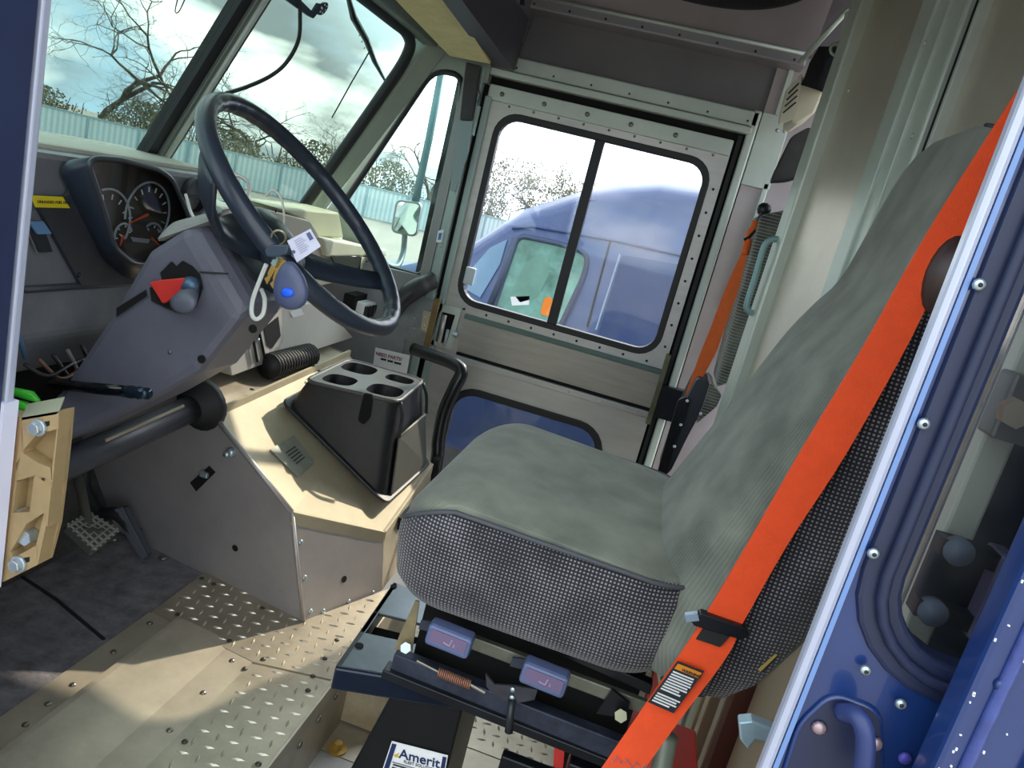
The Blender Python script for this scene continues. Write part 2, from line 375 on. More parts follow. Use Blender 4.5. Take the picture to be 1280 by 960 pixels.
tp_ = MB(); P = [T1, T2, T3, T4, T5b]
tp_.faces(P+[cen], [(0, 1, 5), (1, 2, 5), (2, 3, 5), (3, 4, 5), (4, 0, 5)]); obj('top_panel', tp_, ALUB, ec)
def lip(a, b, h=.028, out=.004):
    d = (b-a).normalized(); o_ = d.cross(V((0, 0, 1))).normalized()*out
    return [a+o_*0, b+o_*0, b+o_, a+o_], h
for a, b in ((T2, T3), (T3, T4)):
    o_ = (b-a).cross(V((0, 0, 1))).normalized()*.006
    obj('lip', MB().hexa([a+o_*-1-V((0, 0, .032)), b+o_*-1-V((0, 0, .032)), b+o_-V((0, 0, .032)), a+o_-V((0, 0, .032)), a-o_+V((0, 0, .003)), b-o_+V((0, 0, .003)), b+o_+V((0, 0, .003)), a+o_+V((0, 0, .003))]), ALUB, ec, bev=.002)
obj('edge_fold', MB().tube([T1, T2], .006, 8), ALUS, ec, True); obj('edge_fold', MB().tube([T2, B1], .005, 8), ALUS, ec, True)
obj('flange', MB().hexa([T1-V((.004, 0, .02)), T5b-V((.004, 0, .02)), T5b+V((.004, 0, -.02)), T1+V((.004, 0, -.02)), T1+V((-.004, 0, .016)), T5b+V((-.004, 0, .016)), T5b+V((.004, 0, .016)), T1+V((.004, 0, .016))]), ALUB, ec)
obj('front_deck', MB().faces([T1+V((-.004, 0, -.005)), T5b+V((-.004, 0, -.005)), V((-1.3, 1.64, .5)), T0], [(0, 1, 2, 3)]), ALUW, ec)
for px, py in ((399, 464), (315, 487), (392, 457)): rivet(ec, AZ(px, py, .462), (0, 0, 1), .006, BLK)
nS = (B1-B0).cross(V((0, 0, 1))).normalized()
def onS(px, py): return AP(px, py, B1, (B1-B0).cross(T2-B1).normalized())
def onR(px, py): return AP(px, py, B1, (B3-B1).cross(T2-B1).normalized())
nSd = (B1-B0).cross(T2-B1).normalized(); nSd = nSd if nSd.y < 0 else -nSd
nRd = (B3-B1).cross(T2-B1).normalized(); nRd = nRd if nRd.y < 0 else -nRd
BLKM = mat('open hole black', '050506', .9)
def hole(parent, p, n, r): return obj('hole', MB().cyl(p-n*.001, p+n*.0012, r, 14), BLKM, parent)
hole(ec, onS(294, 685), nSd, .0085); hole(ec, onR(430, 724), nRd, .0085)
obj('slot', MB().prism([onS(*q)+nSd*.001 for q in ((238, 603), (262, 582), (270, 590), (246, 614))], nSd*.001), BLKM, ec)
obj('clip', MB().box(onS(258, 592)+nSd*.006, (.02, .012, .014)), ZINC, ec, bev=.003)
obj('wing_nut', MB().dome(onS(290, 565)+nSd*.001, nSd, .013, .012).cyl(onS(290, 565), onS(290, 565)+nSd*.022, .006), ZINC, ec, True)
for px, py in ((376, 678), (381, 722), (388, 764), (404, 764), (436, 752), (466, 741)): rivet(ec, onR(px, py), nRd, .007, ZINC)
def onT(px, py): return AP(px, py, T1, sl)
nT = (T2-T1).cross(cen-T1).normalized(); nT = nT if nT.z > 0 else -nT
def onTop(px, py):
    for i in range(5):
        a, b = P[i], P[(i+1) % 5]; n = (b-a).cross(cen-a).normalized(); x = AP(px, py, a, n)
        if all((v-u).cross(x-u).dot(n) >= -1e-6 for u, v in ((a, b), (b, cen), (cen, a))): nn = n if n.z > 0 else -n; return x+nn*.003
    return onT(px, py)
q = [onTop(*p) for p in ((336, 563), (366, 545), (392, 578), (371, 597))]
dp = obj('data_plate', MB().prism(q, sl*.0015), mat('grey printed plate', '9a9a90', .55, .15, .1, 40), ec)
for k in range(5):
    a = lerp(q[0], q[3], .3+.1*k)+sl*.0025; b = lerp(q[1], q[2], .3+.1*k)+sl*.0025; obj('printed_line', MB().strip([lerp(a, b, .3), lerp(a, b, .75)], [lerp(a, b, .3)+(q[3]-q[0])*.03, lerp(a, b, .75)+(q[3]-q[0])*.03], 0, .0005), INK, dp)
for (px, py), a_, b_ in (((497, 645), T3, T4), ((544, 572), T3, T4)):
    p = AP(px, py, T3, (T4-T3).cross(V((0, 0, 1)))); obj('latch', MB().box(p+V((.008, 0, -.004)), (.022, .03, .016)).box(p+V((.014, 0, -.02)), (.008, .018, .03)), BLKS, ec, bev=.002)

# ---- passenger side wall: kick panel, jambs, upper cove
wr = thing('wall_right', (-.2, YD, -.2), 'passenger side wall framing of pale aluminium around the door', 'wall', kind='structure')
def fy(y): return lambda x, z: V((x, y, z))
obj('upper_panel', MB().b2((-.70, YD+.02, 1.49), (.34, YD+.04, 1.68)), DARKH, wr)
obj('lower_rail', MB().b2((-.72, YD-.02, 1.45), (.14, YD+.03, 1.495)), ALUP, wr, bev=.004)
obj('door_track', MB().b2((-.72, YD-.035, 1.425), (.13, YD+.03, 1.447)), ALUP, wr, bev=.004)
obj('track_gap', MB().b2((-.72, YD+.005, 1.402), (.13, YD+.03, 1.426)), BLKM, wr)
obj('upper_rail', MB().b2((-.72, YD-.07, 1.635), (.22, YD+.03, 1.675)), mat('grey mauve aluminium', '97939a', .45, .4, .1, 5), wr, bev=.006)
obj('rail_bead', MB().tube([(-.72, YD-.075, 1.668), (.22, YD-.075, 1.668)], .006, 8), ALUP, wr, True)
for k in range(8): rivet(wr, (-.62+.115*k, YD-.071, 1.648), (0, -1, 0), .004, BLK)
for k in range(7): rivet(wr, (-.64+.125*k, YD-.021, 1.463), (0, -1, 0), .0035, BLK)
# rear part of the side wall, behind the door
obj('rear_panel', MB().b2((.15, YD+.01, -.17), (.75, YD+.03, 1.75)), mat('mauve grey aluminium', 'b4abab', .42, .55, .12, 4), wr)
obj('rear_jamb', MB().b2((.118, YD-.02, -.2), (.145, YD+.02, 1.50)), ALUP, wr, bev=.006)
obj('rear_jamb_seal', MB().b2((.098, YD-.006, -.2), (.112, YD+.0, 1.42)), BLK, wr)
obj('bracket_plate', MB().b2((.148, YD-.012, 1.28), (.235, YD+.012, 1.50)), ALUP, wr, bev=.002)
for px, py in ((972, 163), (981, 164)): rivet(wr, AY(px, py, YD-.013), (0, -1, 0), .006, ZINC)
obj('upright', MB().b2((.185, YD-.002, 1.5), (.20, YD+.02, 1.64)), ALUP, wr)
obj('wall_rib', MB().b2((.215, YD-.012, .9), (.232, YD+.012, 1.30)), ALUP, wr, bev=.003)
obj('rear_gap_seal', MB().b2((.08, YD+.022, -.3), (.16, YD+.03, 1.6)), BLKM, wr)
obj('front_gap_seal', MB().b2((-.84, YD+.022, -.3), (-.69, YD+.03, 1.52)), BLKM, wr)
obj('top_gap_seal', MB().b2((-.84, YD+.031, 1.385), (.35, YD+.04, 1.52)), BLKM, wr)
# front jamb: three uprights beside the door
JB = mat('pale teal painted post', '9fb2b0', .4, .25, .06, 5)
obj('front_jamb', MB().b2((-.800, YD-.05, -.2), (-.765, YD+.02, 1.43)), mat('grey post', '8d8f90', .4, .4, .08, 6), wr, bev=.004)
obj('front_post', MB().b2((-.765, YD-.045, -.2), (-.735, YD+.02, 1.44)), JB, wr, bev=.003)
obj('post_gap', MB().b2((-.735, YD-.01, -.2), (-.722, YD+.015, 1.42)), BLKM, wr)
for z0, z1, x0 in ((1.235, 1.315, -.765), (1.225, 1.32, -.735)):
    b_ = obj('striker', MB().b2((x0-.012, YD-.058, z0), (x0+.014, YD-.04, z1)), JB, wr, bev=.002)
    rivet(wr, (x0, YD-.059, z0+.012), (0, -1, 0), .004, RIV); rivet(wr, (x0, YD-.059, z1-.012), (0, -1, 0), .004, RIV)
for px, py in ((551, 307), (582, 184)): rivet(wr, AY(px, py, YD-.051), (0, -1, 0), .005, ZINC)
st = [AY(*q_, YD-.051) for q_ in ((548, 288), (555, 287), (552, 303), (545, 303))]
sk = obj('sticker', MB().prism(st, (0, -.001, 0)), WHT, wr); obj('sticker_print', MB().prism([lerp(p, (st[0]+st[2])/2, .45)+V((0, -.0015, 0)) for p in st], (0, -.0006, 0)), mat('blue print', '4a78c0', .5), sk)
obj('lower_post', MB().b2((-.80, YD-.04, -.2), (-.735, YD-.0, .60)), ALUD, wr, bev=.004)
# kick panel under the quarter glass
KP = mat('dark kick panel', '84878c', .55, .3, .14, 8)
obj('kick_panel', MB().hexa([V((-1.35, 1.78, -.2)), V((-.795, 1.83, -.2)), V((-.795, 1.87, -.2)), V((-1.35, 1.82, -.2)), V((-1.3, 1.80, .72)), V((-.795, 1.84, .735)), V((-.795, 1.88, .735)), V((-1.3, 1.84, .72))]), KP, wr)
sp = [AY(*p_, 1.83)+V((0, -.004, 0)) for p_ in ((470, 434), (513, 444), (507, 478), (465, 468))]
ns = obj('parts_notice', MB().prism(sp, (0, -.001, 0)), WHT, wr, label='white notice with red and black lettering')
ux = (sp[1]-sp[0]); uy = (sp[0]-sp[3]); 
text('lettering', 'NEED PARTS?', .0165, lerp(sp[0], sp[3], .26)+ux*.04+V((0, -.0025, 0)), ux, uy, mat('dark red print', '7a1e2a', .6), ns, bold=.0004)
def spt(u, v): return lerp(lerp(sp[0], sp[1], u), lerp(sp[3], sp[2], u), v)+V((0, -.002, 0))
for u0, u1, v in ((.2, .36, .32), (.4, .56, .33), (.6, .8, .34), (.3, .6, .9), (.66, .9, .9)): obj('printed_mark', MB().prism([spt(u0, v), spt(u1, v), spt(u1, v+.07), spt(u0, v+.07)], (0, -.0006, 0)), INK, ns)
# ---- passenger door
d1 = thing('door_1', (-.3, YD, -.2), 'aluminium passenger sliding door with two windows', 'door', kind='structure')
DM = mat('door aluminium', 'c0bfbc', .42, .55, .10, 5, stretch=(1, 1, 6))
NP = 6
wo_ = rrect(-.31, 1.0, .36, .325, .075, NP, fy(YD)); ou = rrect(-.315, 1.022, .405, .378, .004, NP, fy(YD))
obj('upper_skin', MB().ring(ou, wo_, (0, .03, 0)), DM, d1)
gk = rrect(-.31, 1.0, .364, .329, .078, NP, fy(YD-.006)); gi = rrect(-.31, 1.0, .342, .307, .058, NP, fy(YD-.006))
ug = obj('window_gasket', MB().ring(gk, gi, (0, .03, 0)), GASK, d1, bev=.003)
obj('window_divider', MB().b2((-.335, YD-.008, .69), (-.302, YD+.012, 1.31)), GASK, d1, bev=.003)
for x0, x1 in ((-.655, -.32), (-.32, .035)): obj('pane', MB().b2((x0, YD+.010, .69), (x1, YD+.013, 1.31)), GLD, d1)
for k in range(9): rivet(d1, (-.64+.085*k, YD-.001, 1.345), (0, -1, 0), .0045, RIV); 
for k in range(9): rivet(d1, (-.63+.082*k, YD-.001, .657), (0, -1, 0), .0045, BLK)
for k in range(8): rivet(d1, (.071, YD-.001, .72+.075*k), (0, -1, 0), .0045, BLK)
obj('top_band', MB().b2((-.715, YD-.012, 1.352), (.088, YD, 1.40)), ALUP, d1, bev=.002)
for k in range(5): rivet(d1, (-.67+.145*k, YD-.013, 1.376), (0, -1, 0), .008, RIV)
obj('door_edge', MB().b2((-.722, YD-.02, -.2), (-.700, YD+.02, 1.36)), JB, d1, bev=.003)
obj('belt_rail', MB().b2((-.62, YD-.018, .628), (.09, YD+.01, .644)), mat('green grey trim', '5f7470', .5, .2), d1, bev=.002)
obj('belt_panel', MB().hexa([V((-.62, YD-.004, .505)), V((.09, YD-.004, .505)), V((.09, YD+.02, .505)), V((-.62, YD+.02, .505)), V((-.62, YD-.022, .628)), V((.09, YD-.022, .628)), V((.09, YD+.02, .628)), V((-.62, YD+.02, .628))]), ALU, d1)
obj('latch_panel', MB().b2((-.70, YD-.002, .47), (-.615, YD+.03, .65)), DM, d1)
obj('lower_strip', MB().b2((-.62, YD-.012, .47), (.09, YD+.01, .492)), DM, d1, bev=.002); obj('shadow_gap', MB().b2((-.62, YD-.006, .494), (.09, YD+.01, .503)), BLKM, d1)
for k in range(6): rivet(d1, (-.56+.12*k, YD-.013, .481), (0, -1, 0), .004, ZINC)
lo_ = rrect(-.32, .16, .285, .225, .10, NP, fy(YD)); lu = rrect(-.315, .14, .405, .335, .004, NP, fy(YD))
obj('lower_skin', MB().ring(lu, lo_, (0, .03, 0)), DM, d1)
obj('window_gasket', MB().ring(rrect(-.32, .16, .292, .232, .105, NP, fy(YD-.006)), rrect(-.32, .16, .266, .206, .08, NP, fy(YD-.006)), (0, .03, 0)), GASK, d1, bev=.003)
obj('pane', MB().b2((-.60, YD+.010, -.06), (-.04, YD+.013, .38)), GLD, d1)
obj('end_channel', MB().b2((.082, YD-.03, .455), (.098, YD+.01, .70)), mat('olive edge', '6b6a52', .5, .3, .2, 20), d1)
obj('black_catch', MB().b2((.10, YD-.05, .49), (.17, YD-.01, .60)), BLKS, d1)
# latch of the passenger door
lt = obj('latch_box', MB().ring([AY(*p_, YD-.02) for p_ in ((545, 378), (577, 386), (563, 437), (531, 429))], [AY(*p_, YD-.02) for p_ in ((550, 389), (569, 394), (558, 430), (539, 425))], (0, .02, 0)), ALUP, d1)
obj('latch_back', MB().prism([AY(*p_, YD-.005) for p_ in ((549, 387), (570, 392), (559, 432), (538, 427))], (0, .004, 0)), BLKM, lt)
obj('latch_lever', MB().tube([AY(556, 394, YD-.03), AY(549, 428, YD-.03)], .009, 8), ALU, lt, True)
obj('spring', MB().tube([AY(560, 412, YD-.028), AY(555, 433, YD-.028)], .006, 8), ZINC, lt, True)
obj('handle_bolt', MB().cyl(AY(566, 417, YD-.04), AY(572, 419, YD-.04), .009, 8), ZINC, lt)
obj('lever_bar', MB().prism([AY(*p_, YD-.10) for p_ in ((543, 373), (550, 374), (536, 434), (529, 432))], (0, .012, 0)), mat('brass brown bar', '7d6844', .4, .5, .2, 20), lt)
obj('latch_plate', MB().prism([AY(*p_, YD-.085) for p_ in ((524, 370), (545, 375), (530, 432), (505, 424), (498, 400))], (0, .006, 0)), mat('blue grey steel plate', '8a9296', .35, .6, .2, 20), lt)
obj('latch_tab', MB().prism([AY(*p_, YD-.09) for p_ in ((529, 388), (540, 391), (533, 415), (526, 412))], (0, .006, 0)), ALUB, lt)
for px, py in ((518, 398), (518, 410), (532, 396), (531, 407)): rivet(lt, AY(px, py, YD-.091), (0, -1, 0), .005, ZINC)

# ---- windshield
WX = lambda z: -1.0-.487*(1.33-z)
def wsp(y, z, off=0): return V((WX(z)+off, y, z))
w1 = thing('window_1', (-1.1, .95, .86), 'two-pane tinted windshield with a centre post', 'windshield', kind='structure')
for y0, y1 in ((.02, .94), (.98, 1.80)):
    obj('pane', MB().prism([wsp(y0, .84, -.012), wsp(y1, .84, -.012), wsp(y1, 1.47, -.012), wsp(y0, 1.47, -.012)], (-.004, 0, 0)), GLW, w1)
wdir = (wsp(0, 1.4)-wsp(0, .9)).normalized()
FR = mat('grey green window frame', '77807a', .4, .4, .1, 8)
obj('gasket', MB().prism([wsp(.918, .82, .0), wsp(.952, .82, .0), wsp(.952, 1.5, .0), wsp(.918, 1.5, .0)], (-.03, 0, 0)), GASK, w1)
obj('centre_post', MB().prism([wsp(.950, .82, .01), wsp(.985, .82, .01), wsp(.985, 1.5, .01), wsp(.950, 1.5, .01)], (-.03, 0, 0)), FR, w1, bev=.003)
obj('post_bead', MB().tube([wsp(.968, .82, .012), wsp(.968, 1.5, .012)], .007, 8), ALUP, w1, True)
obj('gasket', MB().prism([wsp(.985, .82, 0), wsp(1.005, .82, 0), wsp(1.005, 1.5, 0), wsp(.985, 1.5, 0)], (-.03, 0, 0)), mat('brown gasket', '5a5148', .5), w1)
# right A pillar: gasket, post
obj('corner_gasket', MB().tube(bez([wsp(1.0, 1.455), wsp(1.5, 1.455), wsp(1.68, 1.45), wsp(1.755, 1.40), wsp(1.77, 1.25), wsp(1.77, 1.0), wsp(1.77, .80)], 6), .018, 8), GASK, w1, True)
ap = [wsp(1.78, .78, .02), wsp(1.83, .78, .05), wsp(1.84, 1.46, .075), wsp(1.79, 1.47, .02)]
obj('a_pillar', MB().prism(ap, (-.05, 0, -.0)), mat('pale green pillar', '9aa59c', .4, .3, .06, 6), w1, bev=.006)
obj('top_rail', MB().hexa([wsp(.0, 1.455, 0), wsp(1.80, 1.455, 0), wsp(1.80, 1.455, .05), wsp(0, 1.455, .05), wsp(0, 1.53, -.02), wsp(1.8, 1.53, -.02), wsp(1.8, 1.51, .05), wsp(0, 1.51, .05)]), FR, w1, bev=.006)
for y_ in (1.3, 1.45, 1.6): rivet(w1, wsp(y_, 1.475, .051), (1, 0, -.3), .005, RIV)
obj('base_rail', MB().hexa([wsp(.0, .80, -.06), wsp(1.84, .80, -.06), wsp(1.84, .80, .03), wsp(0, .80, .03), wsp(0, .86, -.04), wsp(1.84, .86, -.04), wsp(1.84, .86, .02), wsp(0, .86, .02)]), FR, w1)
# ---- quarter window between pillar and passenger door
w2 = thing('window_2', (-.95, 1.85, .72), 'slanted quarter window between the windshield and the passenger door', 'window', kind='structure')
qi = [AY(*p_, 1.86) for p_ in ((541, 88), (580, 93), (572, 150), (528, 346), (482, 333), (424, 262))]
qo = [AY(*p_, 1.86) for p_ in ((552, 66), (596, 84), (590, 150), (536, 366), (470, 352), (404, 268))]
ri = rpoly(qi, [.05, .05, .03, .03, .03, .02], 5); ro = rpoly(qo, [.03, .01, .01, .01, .01, .01], 5)
obj('frame', MB().ring(ro, ri, (0, .03, 0)), mat('pale green frame', '9ea89f', .45, .25, .06, 6), w2)
obj('gasket', MB().tube(ri, .010, 6, closed=True), GASK, w2, True)
obj('pane', MB().prism([p+V((0, .015, 0)) for p in ri], (0, .003, 0)), glass('tinted quarter glass', (.80, .91, .89), .04, .06), w2)
obj('upper_filler', MB().b2((-1.0, 1.862, 1.395), (-.72, 1.90, 1.60)), mat('pale green frame', '9ea89f', .45, .25, .06, 6), w2)
# ---- ceiling pieces
cl = thing('ceiling', (-.3, .95, 1.5), 'roof underside with cove panels above the cab', 'ceiling', kind='structure')
obj('roof_skin', MB().b2((-.98, -.05, 1.93), (.9, 2.0, 1.96)), mat('dark roof', '6a6560', .6, .2, .1, 3), cl)
obj('cove', MB().hexa([V((-.72, YD-.07, 1.672)), V((.23, YD-.07, 1.672)), V((.23, YD-.06, 1.672)), V((-.72, YD-.06, 1.672)), V((-.72, YD-.22, 1.93)), V((.23, YD-.22, 1.93)), V((.23, YD-.2, 1.93)), V((-.72, YD-.2, 1.93))]), mat('mauve grey cove', '8f868c', .45, .45, .12, 4), cl)
obj('front_bulkhead', MB().hexa([V((-.66, .0, 1.52)), V((-.64, 0, 1.52)), V((-.64, 1.86, 1.45)), V((-.72, 1.86, 1.45)), V((-.62, 0, 1.93)), V((-.60, 0, 1.93)), V((-.62, 1.86, 1.93)), V((-.66, 1.86, 1.93))]), mat('dark mauve panel', '55505a', .55, .3, .15, 6), cl)
obj('corner_rib', MB().b2((-.69, YD-.04, 1.49), (-.665, YD+.0, 1.70)), ALUD, cl)
hp = [AZ(*p_, 1.50) for p_ in ((490, -20), (548, -20))] + [AY(612, 80, 1.80), AY(575, 76, 1.80)]
hl = [wsp(.6, 1.515, .03), V((-.66, .6, 1.53)), AY(613, 80, 1.80), AY(562, 70, 1.80)]
obj('headliner', MB().prism(hl, (0, 0, .03)), SPECK, cl)
obj('side_roof', MB().b2((-.8, YD-.0, 1.68), (.9, YD+.06, 1.96)), DARKH, cl)
obj('front_cap', MB().hexa([V((-1.0, 0, 1.52)), V((-.64, 0, 1.54)), V((-.64, 1.9, 1.54)), V((-1.0, 1.9, 1.52)), V((-.98, 0, 1.96)), V((-.6, 0, 1.96)), V((-.6, 1.9, 1.96)), V((-.98, 1.9, 1.96))]), DARKH, cl)
# ---- rear bulkhead (runs slightly slanted behind the driver seat)
K0 = V((.298, 1.60, 0)); K1 = V((.56, -.02, 0)); kd = (K1-K0).normalized(); kn = V((-kd.y, kd.x, 0)); kn = kn if kn.x < 0 else -kn
def onK(px, py, off=0): return AP(px, py, K0+kn*off, kn)
def ks(px, py): return (onK(px, py)-K0).dot(kd)
wb = thing('wall_rear', (.4, .8, -.17), 'aluminium bulkhead with vertical ribs behind the driver seat', 'wall', kind='structure')
def kbox(s0, s1, z0, z1, d0, d1): 
    P = []
    for z in (z0, z1):
        for s, d in ((s0, d1), (s1, d1), (s1, d0), (s0, d0)): P.append(K0+kd*s+kn*d+V((0, 0, z)))
    return MB().hexa(P)
Lk = (K1-K0).length
BW = mat('bulkhead aluminium', 'cdc6b8', .40, .55, .10, 3)
BP = mat('pale bulkhead post', 'c6d0c8', .42, .3, .07, 5)
BC = mat('cream bulkhead', 'cdc2aa', .5, .2, .10, 3)
s1, s2, s3, s4, s5 = ks(1082, 64), ks(1155, 60), ks(1222, 60), ks(1236, 60), ks(1250, 40)
obj('panel', kbox(0, Lk, -.17, 1.93, 0, .02), BW, wb)
obj('edge_post', kbox(.04, max(.08, s1), -.17, 1.93, .0, .05), BP, wb, bev=.006)
obj('edge_seal', kbox(.022, .038, -.17, 1.45, .0, .03), BLK, wb)
obj('edge_bead', kbox(.0, .02, -.17, 1.93, 0, .035), ALUP, wb, bev=.004)
obj('wide_post', kbox(s2, s3-.02, -.17, 1.93, 0, .035), BP, wb, bev=.006)
for k in (.35, .62): obj('rib', kbox(s2+(s3-s2)*k, s2+(s3-s2)*k+.008, -.17, 1.93, .033, .042), ALUP, wb, bev=.002)
obj('dark_gap', kbox(s3-.02, s3+.01, -.17, 1.93, .01, .022), BLKM, wb)
obj('rib', kbox(s3+.03, s3+.04, -.17, 1.93, .01, .04), ALUP, wb, bev=.002)
for px, py in ((1061, 113), (1156, 54), (1140, 170)): rivet(wb, onK(px, py, .052), kn, .006, ALUP)
for k, px in enumerate((886, 902, 918, 934)):
    sk_ = ks(px, 920); obj('lower_rib', kbox(sk_-.014, sk_+.012, -.17, .62, .02, .05+.008*(k % 2)), (CREAM, BC, CREAM, mat('brown seal', '6a4038', .6))[k], wb, bev=.003)
obj('lower_panel', kbox(ks(950, 900), Lk, -.17, .75, .02, .03), BC, wb)
# ---- left body side: front pillar, sill and rear body panel, outside blue
wl = thing('wall_left', (-.3, -.03, -.2), 'blue painted driver side body with door pillars', 'wall', kind='structure')
xw = -.614
obj('front_pillar', MB().b2((-.80, -.06, -.25), (xw-.012, .02, 1.95)), NAVYD, wl, bev=.01)
obj('pillar_groove', MB().b2((-.655, -.066, -.25), (-.632, .0, 1.95)), mat('purple navy groove', '3a3550', .4), wl, bev=.003)
obj('pillar_edge', MB().b2((xw-.006, .012, .60), (xw+.002, .022, 1.95)), EDGE, wl, bev=.002)
obj('pillar_return', MB().b2((xw-.013, -.045, -.25), (xw, .008, 1.95)), NAVYD, wl)
obj('inner_flange', MB().b2((-.66, .008, .50), (xw+.004, .026, .725)), PAPER, wl)
obj('front_quarter', MB().b2((-1.45, -.04, -.25), (-.80, 0.0, .92)), NAVYD, wl)
obj('rear_body_panel', MB().b2((.293, -.075, -.3), (1.2, -.045, 1.95)), NAVY, wl, bev=.004)
obj('body_crease', MB().tube([(.312, -.076, -.3), (.312, -.076, 1.95)], .0045, 8), mat('speckled mauve edge', '3c4a88', .35, 0, .3, 60), wl, True)
obj('body_crease', MB().b2((.345, -.079, -.3), (.349, -.07, 1.95)), NAVY, wl)
rivet(wl, AY(1253, 857, -.076), (0, -1, 0), .006, NAVY)
obj('sill', MB().b2((-.86, -.06, -.3), (.6, -.03, -.0)), NAVY, wl)
obj('header', MB().b2((-.9, -.06, 1.62), (1.0, .02, 1.95)), NAVYD, wl)
# chipped paint flecks on the body edge
fk = MB()
for k in range(26):
    z = random.uniform(.65, 1.0); x = random.choice((.293, .30, .313, .322))+random.uniform(-.004, .006); h = random.uniform(.001, .004)
    fk.box((x, -.0825 if abs(x-.312) < .008 else -.0757, z), (random.uniform(.0006, .0016), .0012, h*.8))
o = obj('paint_chips', fk, WHT, wl); o['kind'] = 'stuff'
# ---- driver sliding door, slid open
d2 = thing('door_2', (.35, 0, -.2), 'navy blue driver sliding door standing open, dark gasket window', 'door', kind='structure')
dw = rrect(.40, 1.13, .165, .36, .075, NP, fy(-.012)); do = rrect(.42, .87, .218, 1.06, .004, NP, fy(-.012))
obj('skin', MB().ring(do, dw, (0, .010, 0)), NAVY, d2)
obj('edge_trim', MB().b2((.199, -.018, -.2), (.2085, -.002, 1.93)), EDGE, d2, bev=.004)
obj('edge_trim_inner', MB().b2((.209, -.016, -.2), (.213, -.002, 1.93)), mat('light blue edge', '6c8cc4', .35), d2)
ga = rrect(.40, 1.13, .183, .378, .09, NP, fy(-.018)); gb = rrect(.40, 1.13, .150, .345, .06, NP, fy(-.018)); gc = rrect(.40, 1.13, .166, .361, .075, NP, fy(-.022))
obj('gasket', MB().ring(ga, gb, (0, .03, 0)), GASKB, d2, bev=.004); obj('gasket_bead', MB().tube(gc, .005, 6, closed=True), GASKB, d2, True)
obj('pane', MB().b2((.245, .004, .78), (.56, .007, 1.48)), glass('smoky door glass', (.78, .82, .85), .06, .04), d2)
DK = mat('dark inner door', '3c4450', .5, .1, .1, 6)
for px, py in ((1082, 838), (1126, 880), (1092, 692), (1155, 530), (1224, 356)): 
    q = AY(px, py, -.02); s_ = rivet(d2, q, (0, -1, 0), .0050, ZINC, 'screw'); rivet(d2, q+V((0, -.0026, 0)), (0, -1, 0), .0018, BLK, 'screw_socket')
# handle recess
hr = [AY(*p_, -.0135) for p_ in ((970, 1000), (1000, 905), (1040, 868), (1098, 888), (1100, 1000))]
hx = obj('handle_recess', MB().prism(rpoly(hr, .012), (0, -.003, 0)), mat('dark blue recess', '1c2544', .45), d2)
obj('recess_rim', MB().tube(rpoly(hr, .012), .003, 6, closed=True), NAVY, d2, True)
obj('door_handle', MB().tube(bez([AY(1052, 890, -.02), AY(1074, 898, -.04), AY(1082, 930, -.045), AY(1075, 990, -.045)], 5), .008, 8), mat('dusty blue handle', '2a386a', .45), d2, True)
for px, py in ((1024, 910), (1094, 930)): rivet(d2, AY(px, py, -.018), (0, -1, 0), .0065, mat('pinkish screw', 'b09aa0', .4, .6), 'screw')
rivet(d2, AY(1131, 948, -.014), (0, -1, 0), .006, mat('violet cap', '4c4aa8', .4), 'screw')
# things seen through the driver door glass: inner track post and roller bracket
tk = thing('roller_track', (.31, .07, -.2), 'beige vertical track post with a roller bracket behind the driver door glass', 'track')
obj('track_post', MB().b2((.292, .055, .3), (.318, .075, 1.6)), CREAM, tk, bev=.003)
obj('bracket', MB().b2((.285, .03, .80), (.33, .052, .815)).b2((.285, .03, .858), (.33, .052, .873)).b2((.285, .046, .80), (.33, .052, .873)), BLKS, tk)
obj('bracket_cheek', MB().b2((.330, .025, .795), (.345, .06, .875)), mat('mauve steel cheek', '8a7d98', .35, .4), tk, bev=.003)
for z in (.808, .866): obj('roller', MB().cyl((.298, .026, z), (.298, .036, z), .012, 16), mat('grey roller', '6a7080', .5), tk, True)
obj('clamp', MB().b2((.286, .03, .965), (.315, .06, 1.02)), mat('brown grey clamp', '6f6a68', .4, .4), tk, bev=.003)
obj('clamp_bolt', MB().tube([(.293, .03, .99), (.293, .018, .99)], .012, 6), mat('pale bronze bolt', 'd0b8a0', .35, .5), tk)
obj('dark_backing', MB().b2((.30, .09, .3), (.60, .10, 1.9)), DK, tk)

# ================================================================ DRIVER SEAT
CX, CY = -.05, .60
seat = thing('driver_seat', (CX, CY, -.17), 'high-backed grey cloth driver seat on a black steel pedestal', 'seat')
def ring_plan(cx, cy, hx, hy, r, zf, n=8):
    return [V((x, y, zf(x, y))) for x, y in rrect(cx, cy, hx, hy, r, n)]
def seamz(x, y): # cushion seam line: drops at the front
    t = max(0, (-.12-x)/.15); return .624-.018*max(0, x+.1)/.25-.062*t**2.6
def crown(x, y, f): 
    t = max(0, (-.165-x)/.115); return .624-.018*max(0, x+.1)/.25-.062*t**2.4+f*(1-((y-CY)/.30)**2)
rings = []
for hx, hy, dz, r in ((.19, .20, None, .08), (.212, .230, .447, .085), (.224, .248, .47, .09), (.232, .258, .53, .095), (.232, .258, .575, .095)):
    rings.append(ring_plan(CX, CY, hx, hy, r, (lambda x, y, d=dz: (.445 if d is None else min(d, seamz(x, y)-.02*(.62-d)/.1)))))
rings.append(ring_plan(CX, CY, .228, .252, .095, seamz))
obj('cushion_side', MB().loft(rings), CLOTH_SIDE, seat, True)
rings = [ring_plan(CX, CY, .228, .252, .095, lambda x, y: seamz(x, y)-.004)]
